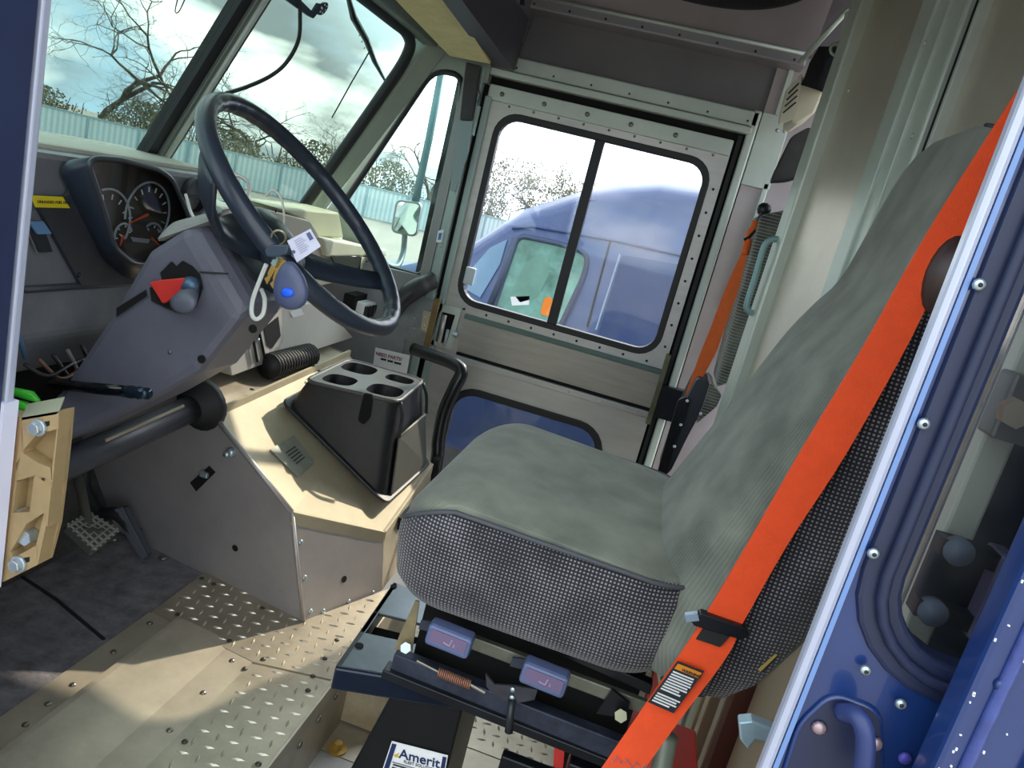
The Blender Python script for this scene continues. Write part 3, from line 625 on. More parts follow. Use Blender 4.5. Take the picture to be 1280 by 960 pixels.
for hx, hy, f in ((.222, .246, .007), (.212, .235, .015), (.195, .215, .023), (.175, .19, .026), (.12, .135, .022), (.06, .07, .018), (.015, .02, .016)):
    rings.append(ring_plan(CX, CY, hx, hy, min(.09, hx*.9), lambda x, y, f=f: crown(x, y, f)))
obj('cushion_top', MB().loft(rings), CLOTH_TOP, seat, True)
obj('cushion_piping', MB().tube(ring_plan(CX, CY, .231, .255, .096, lambda x, y: seamz(x, y)-.001), .0035, 6, closed=True), mat('slate piping', '50535a', .8), seat, True)
obj('cushion_pan', MB().loft([ring_plan(CX, CY, .18, .19, .07, lambda x, y: .425), ring_plan(CX, CY, .195, .21, .08, lambda x, y: .452)]), BLK, seat)
# backrest: stations along the lean
def bx(z): return .172+.195*(z-.575)+.016*max(0, min(1, (z-.95)/.12))
def bulge(z): return -.004+.092*max(0, min(1, (1.05-z)/.47))**1.05
st_ = [(.460, .18, .225, .07), (.475, .205, .245, .105), (.52, .235, .262, .13), (.60, .252, .266, .148), (.70, .258, .266, .145), (.82, .256, .262, .125), (.92, .252, .256, .115), (.98, .240, .25, .105), (1.015, .222, .242, .10), (1.045, .192, .238, .097), (1.08, .182, .235, .095), (1.13, .186, .23, .095), (1.18, .194, .226, .09), (1.225, .198, .222, .08), (1.258, .185, .205, .065), (1.28, .15, .17, .045), (1.292, .09, .11, .02)]
# each: z, far half width, near half width, thickness ; plan section split into front face and side/back shell
def bsec(z, hf, hn, th, front):
    x0 = bx(z); yc = CY; P = []
    n = 15
    if front:
        for i in range(n):
            t = i/(n-1); y = yc-hn+(hn+hf)*t; k = 2*t-1; P.append(V((x0-bulge(z)*(1-abs(k)**4)+.012*abs(k)**8, y, z)))
    else:
        P = [V((x0+.012, yc-hn, z)), V((x0+.03, yc-hn-.012, z)), V((x0+th*.55, yc-hn-.016, z)), V((x0+th*.85, yc-hn-.004, z)), V((x0+th, yc-hn+.03, z)), V((x0+th*1.05, yc, z)), V((x0+th, yc+hf-.03, z)), V((x0+th*.8, yc+hf+.006, z)), V((x0+.04, yc+hf+.008, z)), V((x0+.012, yc+hf, z))]
    return P
def sheet(secs):
    mb = MB(); vr = [[mb.bm.verts.new(p) for p in r] for r in secs]
    for a, b in zip(vr, vr[1:]):
        for k in range(len(a)-1): mb.bm.faces.new((a[k], a[k+1], b[k+1], b[k]))
    return mb, vr
zz = []
for a, b in zip(st_, st_[1:]):
    for t in (0, .5): zz.append(tuple(lerp(a[:3], b[:3], t))+(a[3]*(1-t)+b[3]*t,))
zz.append(st_[-1])
mb, vr = sheet([bsec(*s_, True) for s_ in zz]); mb.bm.faces.new(vr[-1]); obj('backrest_front', mb, CLOTH_BACK, seat, True)
mb, vr = sheet([bsec(*s_, False) for s_ in zz]); mb.bm.faces.new(vr[-1]); mb.bm.faces.new(vr[0][::-1]); obj('backrest_shell', mb, CLOTH_SIDE, seat, True)
obj('backrest_piping', MB().tube([bsec(*s_, False)[0]+V((-.001, -.002, 0)) for s_ in zz], .0035, 6), mat('slate piping', '50535a', .8), seat, True)
bt = bsec(.52, .23, .262, .085, False); obj('hem', MB().tube([bsec(.464, .18, .23, .08, False)[k]+V((0, -.002, 0)) for k in range(6)], .005, 6), BLK, seat, True)
q = [AY(*p_, .33) for p_ in ((944, 833), (966, 815), (974, 818), (953, 840))]
ft = obj('fabric_tag', MB().prism(q, (0, -.002, 0)), BLK, seat); obj('tag_stitching', MB().prism([lerp(q[0], q[3], .3)+V((0, -.003, 0)), lerp(q[1], q[2], .3)+V((0, -.003, 0)), lerp(q[1], q[2], .7)+V((0, -.003, 0)), lerp(q[0], q[3], .7)+V((0, -.003, 0))], (0, -.0006, 0)), mat('mustard stitching', 'b09a50', .7), ft)
# dark brown belt guide on the shoulder of the seat
gc_ = AY(1188, 345, .284); gd = V((.19, 0, 1)).normalized()
obj('belt_guide', MB().loft([[gc_+V((.022*math.cos(a), dy, .045*math.sin(a)))+gd*0 for a in [2*math.pi*k/20 for k in range(20)]] for dy in (.0, .03)]), mat('dark brown belt guide', '3a2724', .4), seat, True)
# ---- seat base
PZ = .27
pl = [AZ(420, 832, PZ), AZ(492, 728, PZ), V((.15, .74, PZ)), AZ(788, 893, PZ)]
PLT = mat('worn grey black plate', '5a6468', .35, .5, .25, 8)
def ptp(u, v): return lerp(lerp(pl[0], pl[3], u), lerp(pl[1], pl[2], u), v)
fp = obj('base_plate', MB().prism([ptp(0, 0), ptp(.26, 0), ptp(.26, .36), ptp(0, .36)], (0, 0, -.006)).prism([ptp(0, .60), ptp(.26, .60), ptp(.26, 1), ptp(0, 1)], (0, 0, -.006)).prism([ptp(0, .36), ptp(.02, .36), ptp(.02, .6), ptp(0, .6)], (0, 0, -.006)), PLT, seat, bev=.001)
obj('plate_slot', MB().prism([ptp(.02, .36)-V((0, 0, .03)), ptp(.26, .36)-V((0, 0, .03)), ptp(.26, .6)-V((0, 0, .03)), ptp(.02, .6)-V((0, 0, .03))], (0, 0, -.002)), BLKM, fp)
hole(fp, AZ(449, 807, PZ+.001), V((0, 0, 1)), .0075); hole(fp, AZ(492, 733, PZ+.001), V((0, 0, 1)), .0065)
dn = V((0, 0, -.042)); ou_ = V((0, -.006, 0))
obj('side_channel', MB().hexa([pl[0]+dn+ou_, pl[3]+dn+ou_, pl[3]+dn+V((0, .006, 0)), pl[0]+dn+V((0, .006, 0)), pl[0]+ou_, pl[3]+ou_, pl[3]+V((0, .006, 0)), pl[0]+V((0, .006, 0))]), mat('glossy blue black steel', '1d2638', .25, .3, .2, 8), seat, bev=.004)
obj('front_channel', MB().hexa([pl[0]+dn, pl[1]+dn, pl[1]+dn+V((.008, 0, 0)), pl[0]+dn+V((.008, 0, 0)), pl[0], pl[1], pl[1]+V((.008, 0, 0)), pl[0]+V((.008, 0, 0))]), BLKS, seat)
rd = (pl[3]-pl[0]).normalized()
# slide rails between plate and cushion
def rail(name, p, q, w_, h_, m_):
    return obj(name, MB().hexa([p+V((0, 0, -h_)), q+V((0, 0, -h_)), q+V((0, w_, -h_)), p+V((0, w_, -h_)), p, q, q+V((0, w_, 0)), p+V((0, w_, 0))]), m_, seat, bev=.002)
GR = mat('dusty greenish steel', '76786c', .45, .5, .25, 20)
rail('slide_rail', V((-.24, .415, .318)), V((.16, .40, .318)), .022, .035, mat('dusty blue black steel', '343a4a', .5, .4, .4, 40))
rail('lower_rail', V((-.25, .405, .290)), V((.17, .395, .285)), .03, .016, BLKS)
rail('upper_rail', V((-.17, .43, .385)), V((.16, .42, .385)), .012, .022, GR)
rail('cross_rail', V((-.15, .44, .43)), V((.16, .43, .41)), .02, .018, BLKS)
rail('upper_rail', V((-.12, .455, .418)), V((.15, .45, .405)), .012, .014, GR)
obj('slide_block', MB().b2((-.22, .47, .25), (.15, .72, .43)), BLKM, seat)
obj('front_bracket', MB().prism([AY(*p_, .42) for p_ in ((493, 811), (500, 792), (519, 751), (524, 752), (517, 800), (515, 815))], (0, .003, 0)), mat('olive brown bracket', '8a7e62', .45, .5, .3, 30), seat)
obj('pin', MB().tube([AY(507, 810, .418), AY(507, 810, .405)], .009, 6), ZINC, seat)
for (px, py), nm in (((563, 797), 'tilt'), ((681, 845), 'height')):
    c_ = AY(px, py, .385); ang = (AY(px+30, py+12, .385)-AY(px-30, py-12, .385)).normalized(); upv = ang.cross(V((0, 1, 0))).normalized()
    if upv.z < 0: upv = -upv
    rot = Matrix((ang, V((0, 1, 0)), upv)).transposed()
    lv = obj('lever', MB().box(c_, (.071, .03, .036), rot), BLUEL, seat, bev=.006, label='grey blue plastic adjustment paddle')
    obj('lever_face', MB().box(c_+V((0, -.0155, 0))+upv*.003, (.058, .002, .020), rot), MAUVE, lv)
    ic = c_+V((0, -.017, 0))+upv*.002; obj('seat_symbol', MB().tube([ic+ang*-.006-upv*.003, ic+ang*.004-upv*.005, ic+ang*.006+upv*.006], .0011, 5).tube([ic+ang*.011-upv*.005, ic+ang*.011+upv*.0], .0011, 5), mat('pale symbol', 'a89cb8', .5), lv)
    obj('lever_arm', MB().prism([c_+V((0, .016, 0))-ang*.02+upv*.008, c_+V((0, .016, 0))-ang*.02-upv*.012, c_+V((0, .02, 0))-ang*.055-upv*.02, c_+V((0, .02, 0))-ang*.055-upv*.004], (0, .003, 0)), mat('dusty blue black steel', '343a4a', .5), lv)
sa, sb = AY(548, 840, .385), AY(588, 856, .385); N_ = 140; d_ = (sb-sa); u_ = V((0, 1, 0)); q_ = d_.normalized().cross(u_)
obj('return_spring', MB().tube([sa+d_*(k/N_)+(u_*math.cos(k*.75)+q_*math.sin(k*.75))*.0062 for k in range(N_+1)], .0014, 5), mat('rusty spring', '9a6d58', .5, .4), seat, True)
obj('spring_wire', MB().tube([AY(521, 826, .385), sa], .0018, 6), mat('dull wire', '8a8478', .4, .6), seat); obj('spring_wire', MB().tube([sb, AY(606, 866, .385)], .0025, 6), mat('dull wire', '8a8478', .4, .6), seat)
qd = [AY(*p_, .383) for p_ in ((607, 842), (618, 856), (645, 858), (672, 862), (668, 875), (640, 880), (620, 872), (608, 858))]
qq = obj('quadrant', MB().prism(qd, (0, .004, 0)), mat('dusty dark steel', '3f4048', .5, .5, .3, 40), seat)
for px, py in ((641, 862), (640, 872)): rivet(qq, AY(px, py, .382), (0, -1, 0), .005, ZINC)
obj('small_handle', MB().tube([AY(640, 876, .38), AY(638, 892, .372), AY(636, 915, .37)], [.006, .0055, .0065], 10), mat('grey black handle', '30343a', .4, .3), seat, True)
obj('end_plate', MB().prism([AY(*p_, .41) for p_ in ((765, 862), (787, 880), (782, 898), (745, 892))], (0, .006, 0)), BLKS, seat); obj('end_bolt', MB().tube([AY(776, 895, .405), AY(776, 895, .392)], .010, 6), mat('olive bolt', '9a9a80', .4, .6), seat)
obj('rear_leg', MB().b2((.075, .41, -.17), (.135, .47, .245)), BLKS, seat, bev=.003); obj('rear_leg', MB().b2((.075, .68, -.17), (.135, .74, .245)), BLKS, seat, bev=.003)
obj('rear_beam', MB().b2((-.03, .44, .05), (.08, .46, .19)), BLKS, seat, bev=.003)
# pedestal box with label
PY0 = .455
pq = [AY(*p_, PY0) for p_ in ((505, 838), (583, 868), (587, 1000), (418, 1000))]
pq = [pq[0], pq[1], V((pq[1].x+.005, PY0, -.17)), V((pq[0].x-.10, PY0, -.17))]
pd = obj('pedestal', MB().prism(pq, (0, .26, 0)), mat('black pedestal steel', '15171b', .4, .2, .3, 20, .2, 120), seat, bev=.004)
obj('pedestal_lip', MB().prism([AY(*p_, PY0-.004) for p_ in ((502, 848), (565, 872), (565, 878), (500, 854))], (0, .01, 0)), mat('scuffed edge', '5a5058', .5, .4), pd)
lq = [AY(*p_, PY0-.003) for p_ in ((490, 926), (560, 944), (553, 985), (478, 962))]
lb = obj('maker_label', MB().prism(lq, (0, -.001, 0)), WHT, pd, label='white printed label with dark blue end bars')
ux, uy = lq[1]-lq[0], lq[0]-lq[3]
def lpt(u, v): return lerp(lerp(lq[0], lq[1], u), lerp(lq[3], lq[2], u), v)+V((0, -.0022, 0))
for u0, u1 in ((.02, .10), (.92, .985)): obj('label_bar', MB().prism([lpt(u0, .05), lpt(u1, .05), lpt(u1, .97), lpt(u0, .97)], (0, -.0006, 0)), mat('navy print', '1e2c5c', .5), lb)
text('lettering', 'Amerit', .0255, lpt(.20, .44), ux, uy, mat('navy print', '1e2c5c', .5), lb, bold=.0004)
text('lettering', 'FLEET SOLUTIONS', .0075, lpt(.30, .56), ux, uy, INK, lb)
obj('label_swoosh', MB().prism([lpt(.11, .40), lpt(.19, .28), lpt(.17, .36), lpt(.20, .42), lpt(.15, .46)], (0, -.0006, 0)), mat('gold print', 'e0b040', .5), lb)
obj('label_rule', MB().prism([lpt(.12, .62), lpt(.9, .62), lpt(.9, .635), lpt(.12, .635)], (0, -.0006, 0)), INK, lb)
for u0, u1, v in ((.14, .5, .68), (.54, .88, .68), (.14, .8, .78)): obj('printed_mark', MB().prism([lpt(u0, v), lpt(u1, v), lpt(u1, v+.045), lpt(u0, v+.045)], (0, -.0006, 0)), INK, lb)
# ---- seat belt: one long orange strap past the seat with a warning label
belt = thing('seat_belt', (.2, .33, -.1), 'bright orange driver seat belt hanging across the side of the grey seat', 'seat belt')
BYs = [.285, .295, .298, .298, .298, .298, .297, .295, .29, .275]
Lp = [(1272, 112), (1178, 260), (1128, 345), (1075, 440), (1000, 565), (940, 670), (884, 765), (862, 800), (800, 890), (735, 985)]
Rp = [(1300, 150), (1232, 260), (1178, 345), (1130, 440), (1055, 572), (985, 680), (928, 780), (908, 822), (850, 900), (785, 990)]
La = [AY(*p_, y) for p_, y in zip(Lp[:7], BYs)]; Ra = [AY(*p_, y-.001) for p_, y in zip(Rp[:7], BYs)]
obj('shoulder_strap', MB().strip(bez(La, 5), bez(Ra, 5), 0, .002), ORANGE, belt)
Lb = [AY(*p_, y) for p_, y in zip(Lp[6:], BYs[6:])]; Rb = [AY(*p_, y-.001) for p_, y in zip(Rp[6:], BYs[6:])]
lap = obj('lap_strap', MB().strip(bez(Lb, 5), bez(Rb, 5), 0, .002), ORANGE, belt)
tg = [AY(*p_, .288) for p_ in ((862, 776), (876, 766), (932, 785), (938, 795), (925, 800), (868, 783))]
obj('latch_tongue', MB().prism(tg, (0, .014, 0)), BLKS, belt, bev=.002)
obj('tongue_tip', MB().prism([AY(*p_, .286) for p_ in ((856, 769), (872, 767), (874, 776), (858, 778))], (0, .008, 0)), mat('pale blue grey buckle', '8fa2b8', .35, .3), belt)
obj('stop_patch', MB().prism([AY(*p_, .2905) for p_ in ((880, 784), (912, 796), (900, 809), (870, 799))], (0, .002, 0)), BLK, lap)
wq = [AY(*p_, .2865) for p_ in ((847, 826), (880, 839), (842, 891), (810, 877))]
wl_ = obj('warning_label', MB().prism(wq, (0, -.0012, 0)), INK, lap, label='black warning label with an orange heading and white print')
def wpt(u, v): return lerp(lerp(wq[0], wq[1], u), lerp(wq[3], wq[2], u), v)+V((0, -.0022, 0))
obj('heading_bar', MB().prism([wpt(.05, .03), wpt(.95, .03), wpt(.95, .15), wpt(.05, .15)], (0, -.0005, 0)), mat('label orange', 'e08a20', .5), wl_)
text('lettering', 'WARNING', .0052, wpt(.30, .135)+V((0, -.001, 0)), wq[1]-wq[0], wq[0]-wq[3], INK, wl_, bold=.0002)
random.seed(5)
for k in range(13):
    if k == 8: continue
    v = .20+.058*k; e_ = random.uniform(.70, .95); obj('printed_line', MB().prism([wpt(.07, v), wpt(e_, v), wpt(e_, v+.03), wpt(.07, v+.03)], (0, -.0005, 0)), WHT, wl_)
obj('stitching', MB().tube([AY(765+6*k, (944 if k % 2 else 952)+1.6*k, .2785) for k in range(8)], .0008, 4), mat('grey thread', '9a8a98', .8), lap)
# ---- red steel stand and a grey tube behind the belt
rb = thing('red_stand', (.2, .52, -.17), 'faded red stand on the floor behind the orange lap belt', 'stand')
obj('upright', MB().prism([V((.17, .50, -.17)), V((.30, .50, -.17)), V((.255, .50, .20)), V((.165, .50, .40))], (0, .012, 0)), REDP, rb, bev=.002)
obj('body', MB().b2((.155, .53, -.17), (.30, .68, .20)), RED, rb, bev=.006)
obj('handle_tube', MB().tube([V((.262, .46, -.12)), AY(835, 920, .46)], .016, 12), mat('grey green tube', '8f9688', .4, .2), rb, True)
obj('label_edge', MB().b2((.16, .488, .11), (.172, .499, .13)), WHT, rb)
rt = tag(obj('red_tab', MB().prism(rpoly([AY(*p_, .46) for p_ in ((693, 932), (706, 928), (704, 962), (690, 985))], .006), (0, .008, 0)), RED, bev=.002), 'small red steel tab in front of the seat leg', 'tab')
rt.location.z -= 0
# ---- door catch hook by the driver door edge
hk = tag(obj('door_catch', MB().prism([AY(*p_, .06) for p_ in ((923, 903), (940, 901), (975, 915), (975, 935), (945, 925), (935, 938), (925, 925))], (0, .014, 0)), mat('pale blue zinc', '9fb8c4', .35, .5, .15, 30), bev=.002), 'pale zinc door catch hook poking past the blue door edge', 'hook')

# ================================================================ STEERING
WC = V((-.593, .564, .943)); WN = V((.67, .053, .741)).normalized()
WA = WN.cross(V((0, 1, 0))).normalized(); WB = WN.cross(WA)
sw = thing('steering_wheel', WC-WN*.12, 'dark blue-grey steering wheel with finger grips in front of the instrument cluster', 'steering wheel')
WHL = mat('dark blue grey wheel plastic', '2c3442', .33, 0, .1, 20, .08, 300)
def wp(a, r=.22, off=0): return WC+(WA*math.cos(a)+WB*math.sin(a))*r+WN*off
NS = 120; rim = MB(); rr_ = []
ring_ = []
for i in range(NS):
    a = 2*math.pi*i/NS; c_ = wp(a); rad = (WA*math.cos(a)+WB*math.sin(a)); notch = .0028*max(0, math.sin(a*34)); ring_.append([])
    for k in range(12):
        t = 2*math.pi*k/12; inn = max(0, -math.cos(t)); q = (.0155-notch*inn); ring_[-1].append(rim.bm.verts.new(c_+rad*math.cos(t)*q+WN*math.sin(t)*q*1.02))
for i in range(NS):
    a_, b_ = ring_[i], ring_[(i+1) % NS]
    for k in range(12): rim.bm.faces.new((a_[k], a_[(k+1) % 12], b_[(k+1) % 12], b_[k]))
obj('rim', rim, WHL, sw, True)
HUB = WC-WN*.085
def proj(p): v = p-CAM; z = v.dot(_fw); return (640+FPX*v.dot(CR)/z, 480-FPX*v.dot(CU)/z)
def near(px, py): return min((2*math.pi*k/360 for k in range(360)), key=lambda a: (proj(wp(a))[0]-px)**2+(proj(wp(a))[1]-py)**2)
for (px, py), nm in (((482, 350), 'spoke'), ((262, 200), 'spoke'), ((372, 345), 'spoke')):
    a = near(px, py); rad = (WA*math.cos(a)+WB*math.sin(a)); tan = WN.cross(rad); R1 = []
    w0 = .028 if px > 400 else .040
    if px == 372: w0 = .018
    for t in (0, .25, .5, .75, 1):
        c_ = lerp(HUB+rad*.035, wp(a, .215, -.004), t)-WN*(.05 if px == 262 else .012)*math.sin(math.pi*min(1, t*.9)); hw = w0*(1.35-.75*t+.55*max(0, t-.5)); th = .012-.004*t
        R1.append([c_+tan*hw+WN*0, c_+tan*hw*.7+WN*th, c_-tan*hw*.7+WN*th, c_-tan*hw, c_-tan*hw*.7-WN*th, c_+tan*hw*.7-WN*th])
    obj('spoke', MB().loft(R1), WHL, sw, True)
obj('horn_pad', MB().loft([[HUB+(WA*math.cos(2*math.pi*k/20)*r*1.0+WB*math.sin(2*math.pi*k/20)*r*.85)+WN*h for k in range(20)] for r, h in ((.072, -.045), (.078, -.02), (.074, .008), (.06, .024), (.03, .032))]), mat('dark teal horn pad', '25333c', .4, 0, .12, 20, .1, 200), sw, True)
# white zip tie round the left spoke
c0 = AY(278, 280, .385)
za = near(262, 215); zr = (WA*math.cos(za)+WB*math.sin(za)); zc = lerp(HUB, wp(za), .66)
zt = tag(obj('zip_tie', MB().tube([zc+WN.cross(zr)*math.cos(t)*.045+WN*math.sin(t)*.02+zr*.015*math.sin(2*t) for t in [2*math.pi*k/28 for k in range(28)]], .003, 6, closed=True), CLEARZ), 'white zip tie looped round the left spoke of the steering wheel', 'zip tie')
zt2 = tag(obj('zip_tie', MB().tube(bez([AY(232, 243, .62), AY(240, 268, .60), AY(252, 277, .55), AY(270, 270, .45), AY(289, 264, .39)], 6), .0028, 6), CLEARZ), 'white zip tie tail reaching from the cluster edge to the wheel spoke', 'zip tie')
zt3 = tag(obj('zip_tie', MB().tube(bez([AY(332, 245, .60), AY(342, 238, .60), AY(352, 250, .60), AY(355, 275, .60), AY(352, 300, .58)], 6), .002, 6), CLEARZ), 'clear thin zip tie arch standing behind the steering wheel rim', 'zip tie')
# ---- keys on the wheel: clip, keys, fob, paper tag, strap
kf = thing('key_fob', AY(362, 385, .36), 'blue-grey drop-shaped key fob with a bright blue oval button hanging on the wheel', 'key fob')
fc = AY(364, 357, .325); fr_ = AY(382, 357, .325)-fc; fr_.normalize(); fu = AY(364, 340, .325)-fc; fu = (fu-fr_*fu.dot(fr_)).normalized(); fn = fr_.cross(fu); fn = fn if fn.y < 0 else -fn
def tear(s, d): return [fc+(fr_*math.sin(t)*.0245*(1-.28*math.cos(t))+fu*(math.cos(t)*.033+.0))*s+fn*d for t in [2*math.pi*k/28 for k in range(28)]]
obj('shell', MB().loft([tear(.9, -.004), tear(1, 0), tear(1, .004), tear(.9, .0085), tear(.5, .011)]), mat('blue grey fob plastic', '4b5474', .4, 0, .1, 40), kf, True)
bc = fc-fu*.009+fn*.010
obj('button', MB().loft([[bc+fr_*math.cos(t)*.0095*s+fu*math.sin(t)*.0065*s+fn*d for t in [2*math.pi*k/20 for k in range(20)]] for s, d in ((1, 0), (1, .0025), (.6, .0038))]), mat('bright blue button', '1e5ff0', .4), kf, True)
obj('button_ring', MB().tube([bc+fr_*math.cos(t)*.014+fu*math.sin(t)*.011-fn*.0015 for t in [2*math.pi*k/24 for k in range(24)]], .0018, 5, closed=True), mat('mauve ring', '6a5670', .5), kf, True)
for k, (a0, b0) in enumerate((((349, 320), (336, 345)), ((353, 324), (342, 352)))):
    p0, p1 = AY(*a0, .345), AY(*b0, .345); d_ = (p1-p0).normalized(); w_ = d_.cross(V((0, 1, 0))).normalized()
    ky = thing('key', p0, ('teal-headed key hanging beside the blue-grey fob', 'brass-coloured key hanging closest to the blue-grey fob')[k], 'key', 'keys on the steering wheel')
    obj('bow', MB().prism([p0+w_*.006, p0-w_*.006, p0-w_*.006+d_*.016, p0+w_*.006+d_*.016], (0, .002, 0)), (TEALM, BRASS)[k], ky); bb = [p0+d_*.016-w_*.003]
    obj('blade', MB().prism([p0+d_*.016+w_*.004, p0+d_*.016-w_*.004, p0+d_*.030-w_*.0035, p0+d_*.034-w_*.0015, p0+d_*.040-w_*.004, p0+d_*.045+w_*.003], (0, .0018, 0)), BRASS, ky)
kt = [AY(*p_, .34) for p_ in ((359, 301), (388, 286), (401, 308), (371, 328))]
tgp = tag(obj('paper_tag', MB().prism(kt, (0, .001, 0)), PAPER), 'pale lavender paper tag tied to the keys on the steering wheel', 'tag')
for k in range(7):
    u = .15+.1*k; a = lerp(lerp(kt[0], kt[3], u), lerp(kt[1], kt[2], u), .25); b = lerp(lerp(kt[0], kt[3], u), lerp(kt[1], kt[2], u), .55+.05*(k % 3)); dd = (kt[3]-kt[0])*.02
    obj('handwriting', MB().prism([a+V((0, -.001, 0)), b+V((0, -.001, 0)), b+dd+V((0, -.001, 0)), a+dd+V((0, -.001, 0))], (0, -.0004, 0)), mat('grey handwriting', '9a9cb8', .7), tgp)
obj('printed_block', MB().prism([lerp(lerp(kt[0], kt[3], u), lerp(kt[1], kt[2], u), v)+V((0, -.001, 0)) for u, v in ((.12, .78), (.12, .93), (.5, .93), (.5, .78))], (0, -.0004, 0)), mat('slate print', '5a6284', .6), tgp)
obj('eyelet', MB().cyl(lerp(lerp(kt[0], kt[3], .55), lerp(kt[1], kt[2], .55), .06)+V((0, -.0018, 0)), lerp(lerp(kt[0], kt[3], .55), lerp(kt[1], kt[2], .55), .06), .0025, 10), mat('slate print', '5a6284', .6), tgp)
cp = tag(obj('grey_clip', MB().prism(rpoly([AY(*p_, .335) for p_ in ((330, 312), (338, 306), (361, 306), (358, 318), (346, 321), (332, 321))], .004), (0, .02, 0)), mat('slate clip', '3c4858', .4), bev=.003), 'slate grey plastic clip gripping the wheel rim above the keys', 'clip')
kr = tag(obj('key_ring', MB().tube([AY(348+9*math.cos(t), 297+9*math.sin(t), .345+.008*math.sin(t)) for t in [2*math.pi*k/20 for k in range(20)]], .0016, 6, closed=True), mat('dull brass ring', 'b8aa88', .35, .6)), 'dull metal key ring behind the pale paper tag', 'key ring')
ks_ = tag(obj('strap_loop', MB().tube(bez([AY(333, 330, .34), AY(325, 350, .34), AY(316, 375, .34), AY(315, 393, .34), AY(321, 399, .34), AY(329, 392, .345), AY(331, 375, .35), AY(327, 362, .36)], 6), .0032, 6), mat('pale grey strap', 'c4c8c4', .5)), 'pale zip tie loop hanging below the steering wheel hub', 'zip tie')
# ---- steering column shroud
sh = thing('steering_column', (-.8, .55, .3), 'blue-grey plastic steering column shroud running down to the floor', 'steering column')
y0, y1 = .45, .58
def sec(u, l, a=y0, b=y1): return [V((u[0], a, u[1])), V((u[0], b, u[1])), V((l[0], b, l[1])), V((l[0], a, l[1]))]
S = [((-.715, .90), (-.612, .795)), ((-.74, .89), (-.62, .77)), ((-.80, .835), (-.68, .66)), ((-.85, .72), (-.768, .58)), ((-.93, .56), (-.888, .485)), ((-1.02, .43), (-1.0, .405))]
up_ = [sec(*S[0], y0+.02, y1-.02)]+[sec(u, l) for u, l in S[1:]]
obj('shroud', MB().loft(up_), DASHL, sh, bev=.018)
obj('top_cover', MB().hexa([V((-.700, y0-.003, .905)), V((-.800, y0-.003, .845)), V((-.800, y1, .845)), V((-.700, y1, .905)), V((-.685, y0+.02, .935)), V((-.79, y0+.03, .885)), V((-.79, y1-.02, .885)), V((-.685, y1-.02, .935))]), mat('pale grey column cover', '8e8f8c', .5, 0, .08, 9), sh, bev=.014)
obj('collar', MB().tube([HUB-WN*.075, HUB-WN*.03], [.075, .068], 20), mat('dark collar', '20262c', .5), sh, True)
obj('shroud_seam', MB().tube([AY(250, 340, y0-.001), AY(285, 342, y0-.001)], .0015, 5), BLK, sh)
for px, py in ((316, 411), (252, 449)): hole(sh, AY(px, py, y0-.001), V((0, -1, 0)), .007)
rivet(sh, AY(212, 440, y0-.001), (0, -1, 0), .004)
ig = [AY(*p_, y0-.003) for p_ in ((201, 341), (215, 327), (221, 333), (229, 326), (240, 332), (250, 343), (254, 360), (245, 385), (225, 392), (208, 385), (190, 376), (188, 360), (204, 352))]
hb = obj('broken_opening', MB().prism(ig, (0, -.002, 0)), BLKM, sh, label='jagged black opening where the cover is broken')
obj('red_housing', MB().prism(rpoly([AY(*p_, y0-.012) for p_ in ((186, 353), (200, 350), (232, 347), (238, 355), (218, 372), (203, 380))], .004), (0, .012, 0)), RED, hb, bev=.004)
obj('switch_knob', MB().loft([[AY(px_+math.cos(t)*r_, py_+math.sin(t)*r_*.8, yy) for t in [2*math.pi*k/16 for k in range(16)]] for px_, py_, r_, yy in ((238, 362, 12, y0-.004), (234, 372, 14, y0-.02), (229, 379, 17, y0-.045), (229, 380, 12, y0-.05))]), mat('slate grey knob', '5c6270', .45), hb, True)
obj('switch_socket', MB().tube([AY(241, 352, y0-.004), AY(237, 362, y0-.016)], .013, 10), mat('steel blue socket', '55708c', .4, .4), hb, True)
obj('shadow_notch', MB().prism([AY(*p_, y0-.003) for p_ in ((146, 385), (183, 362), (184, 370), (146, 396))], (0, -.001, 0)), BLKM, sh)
# ---- instrument cluster and dash
DX = -1.0
db = thing('dashboard', (-1.1, .5, .55), 'dark grey dashboard panel under the driver side windshield', 'dashboard')
dp_ = [(-1.0, .945), (-1.30, .935), (-1.30, .50), (-1.08, .53), (-1.0, .625)]
obj('body', MB().prism([V((x, .0, z)) for x, z in dp_], (0, .93, 0)), DASH, db, bev=.012)
obj('top_sill', MB().b2((-1.28, .0, .935), (-1.03, .95, .955)), mat('pale dash top', 'a7a79a', .6, 0, .08, 6), db, bev=.008)
def dxp(px, py, x=DX): return AX(px, py, x)
obj('lower_crease', MB().tube([dxp(30, 362, DX+.003), dxp(185, 352, DX+.003)], .006, 6), mat('dash crease', '393c44', .5), db, True)
cpn = [dxp(*p_, DX+.004) for p_ in ((36, 244), (80, 244), (100, 200), (240, 330), (186, 352), (98, 356))]
obj('cluster_panel', MB().prism(rpoly(cpn, .01), (.008, 0, 0)), mat('dark panel', '3a3c42', .5, 0, .25, 14, .1, 200), db)
rivet(db, dxp(99, 344, DX+.013), (1, 0, 0), .005, GASK)
CH0 = [(76, 205), (88, 195), (112, 193), (195, 208), (215, 216), (250, 268), (246, 340), (190, 348), (150, 340), (128, 318), (108, 262)]
F1 = [(108, 205), (120, 194), (150, 196), (200, 209), (217, 222), (238, 270), (232, 318), (196, 334), (165, 332), (141, 312), (134, 284), (124, 252)]
F0 = [(74, 214), (84, 200), (130, 195), (190, 207), (214, 219), (247, 280), (243, 336), (196, 352), (156, 347), (128, 324), (115, 297), (96, 260)]
o1 = [dxp(*p_, DX+.012) for p_ in F0]; o2 = [dxp(*p_, -.93) for p_ in F1]
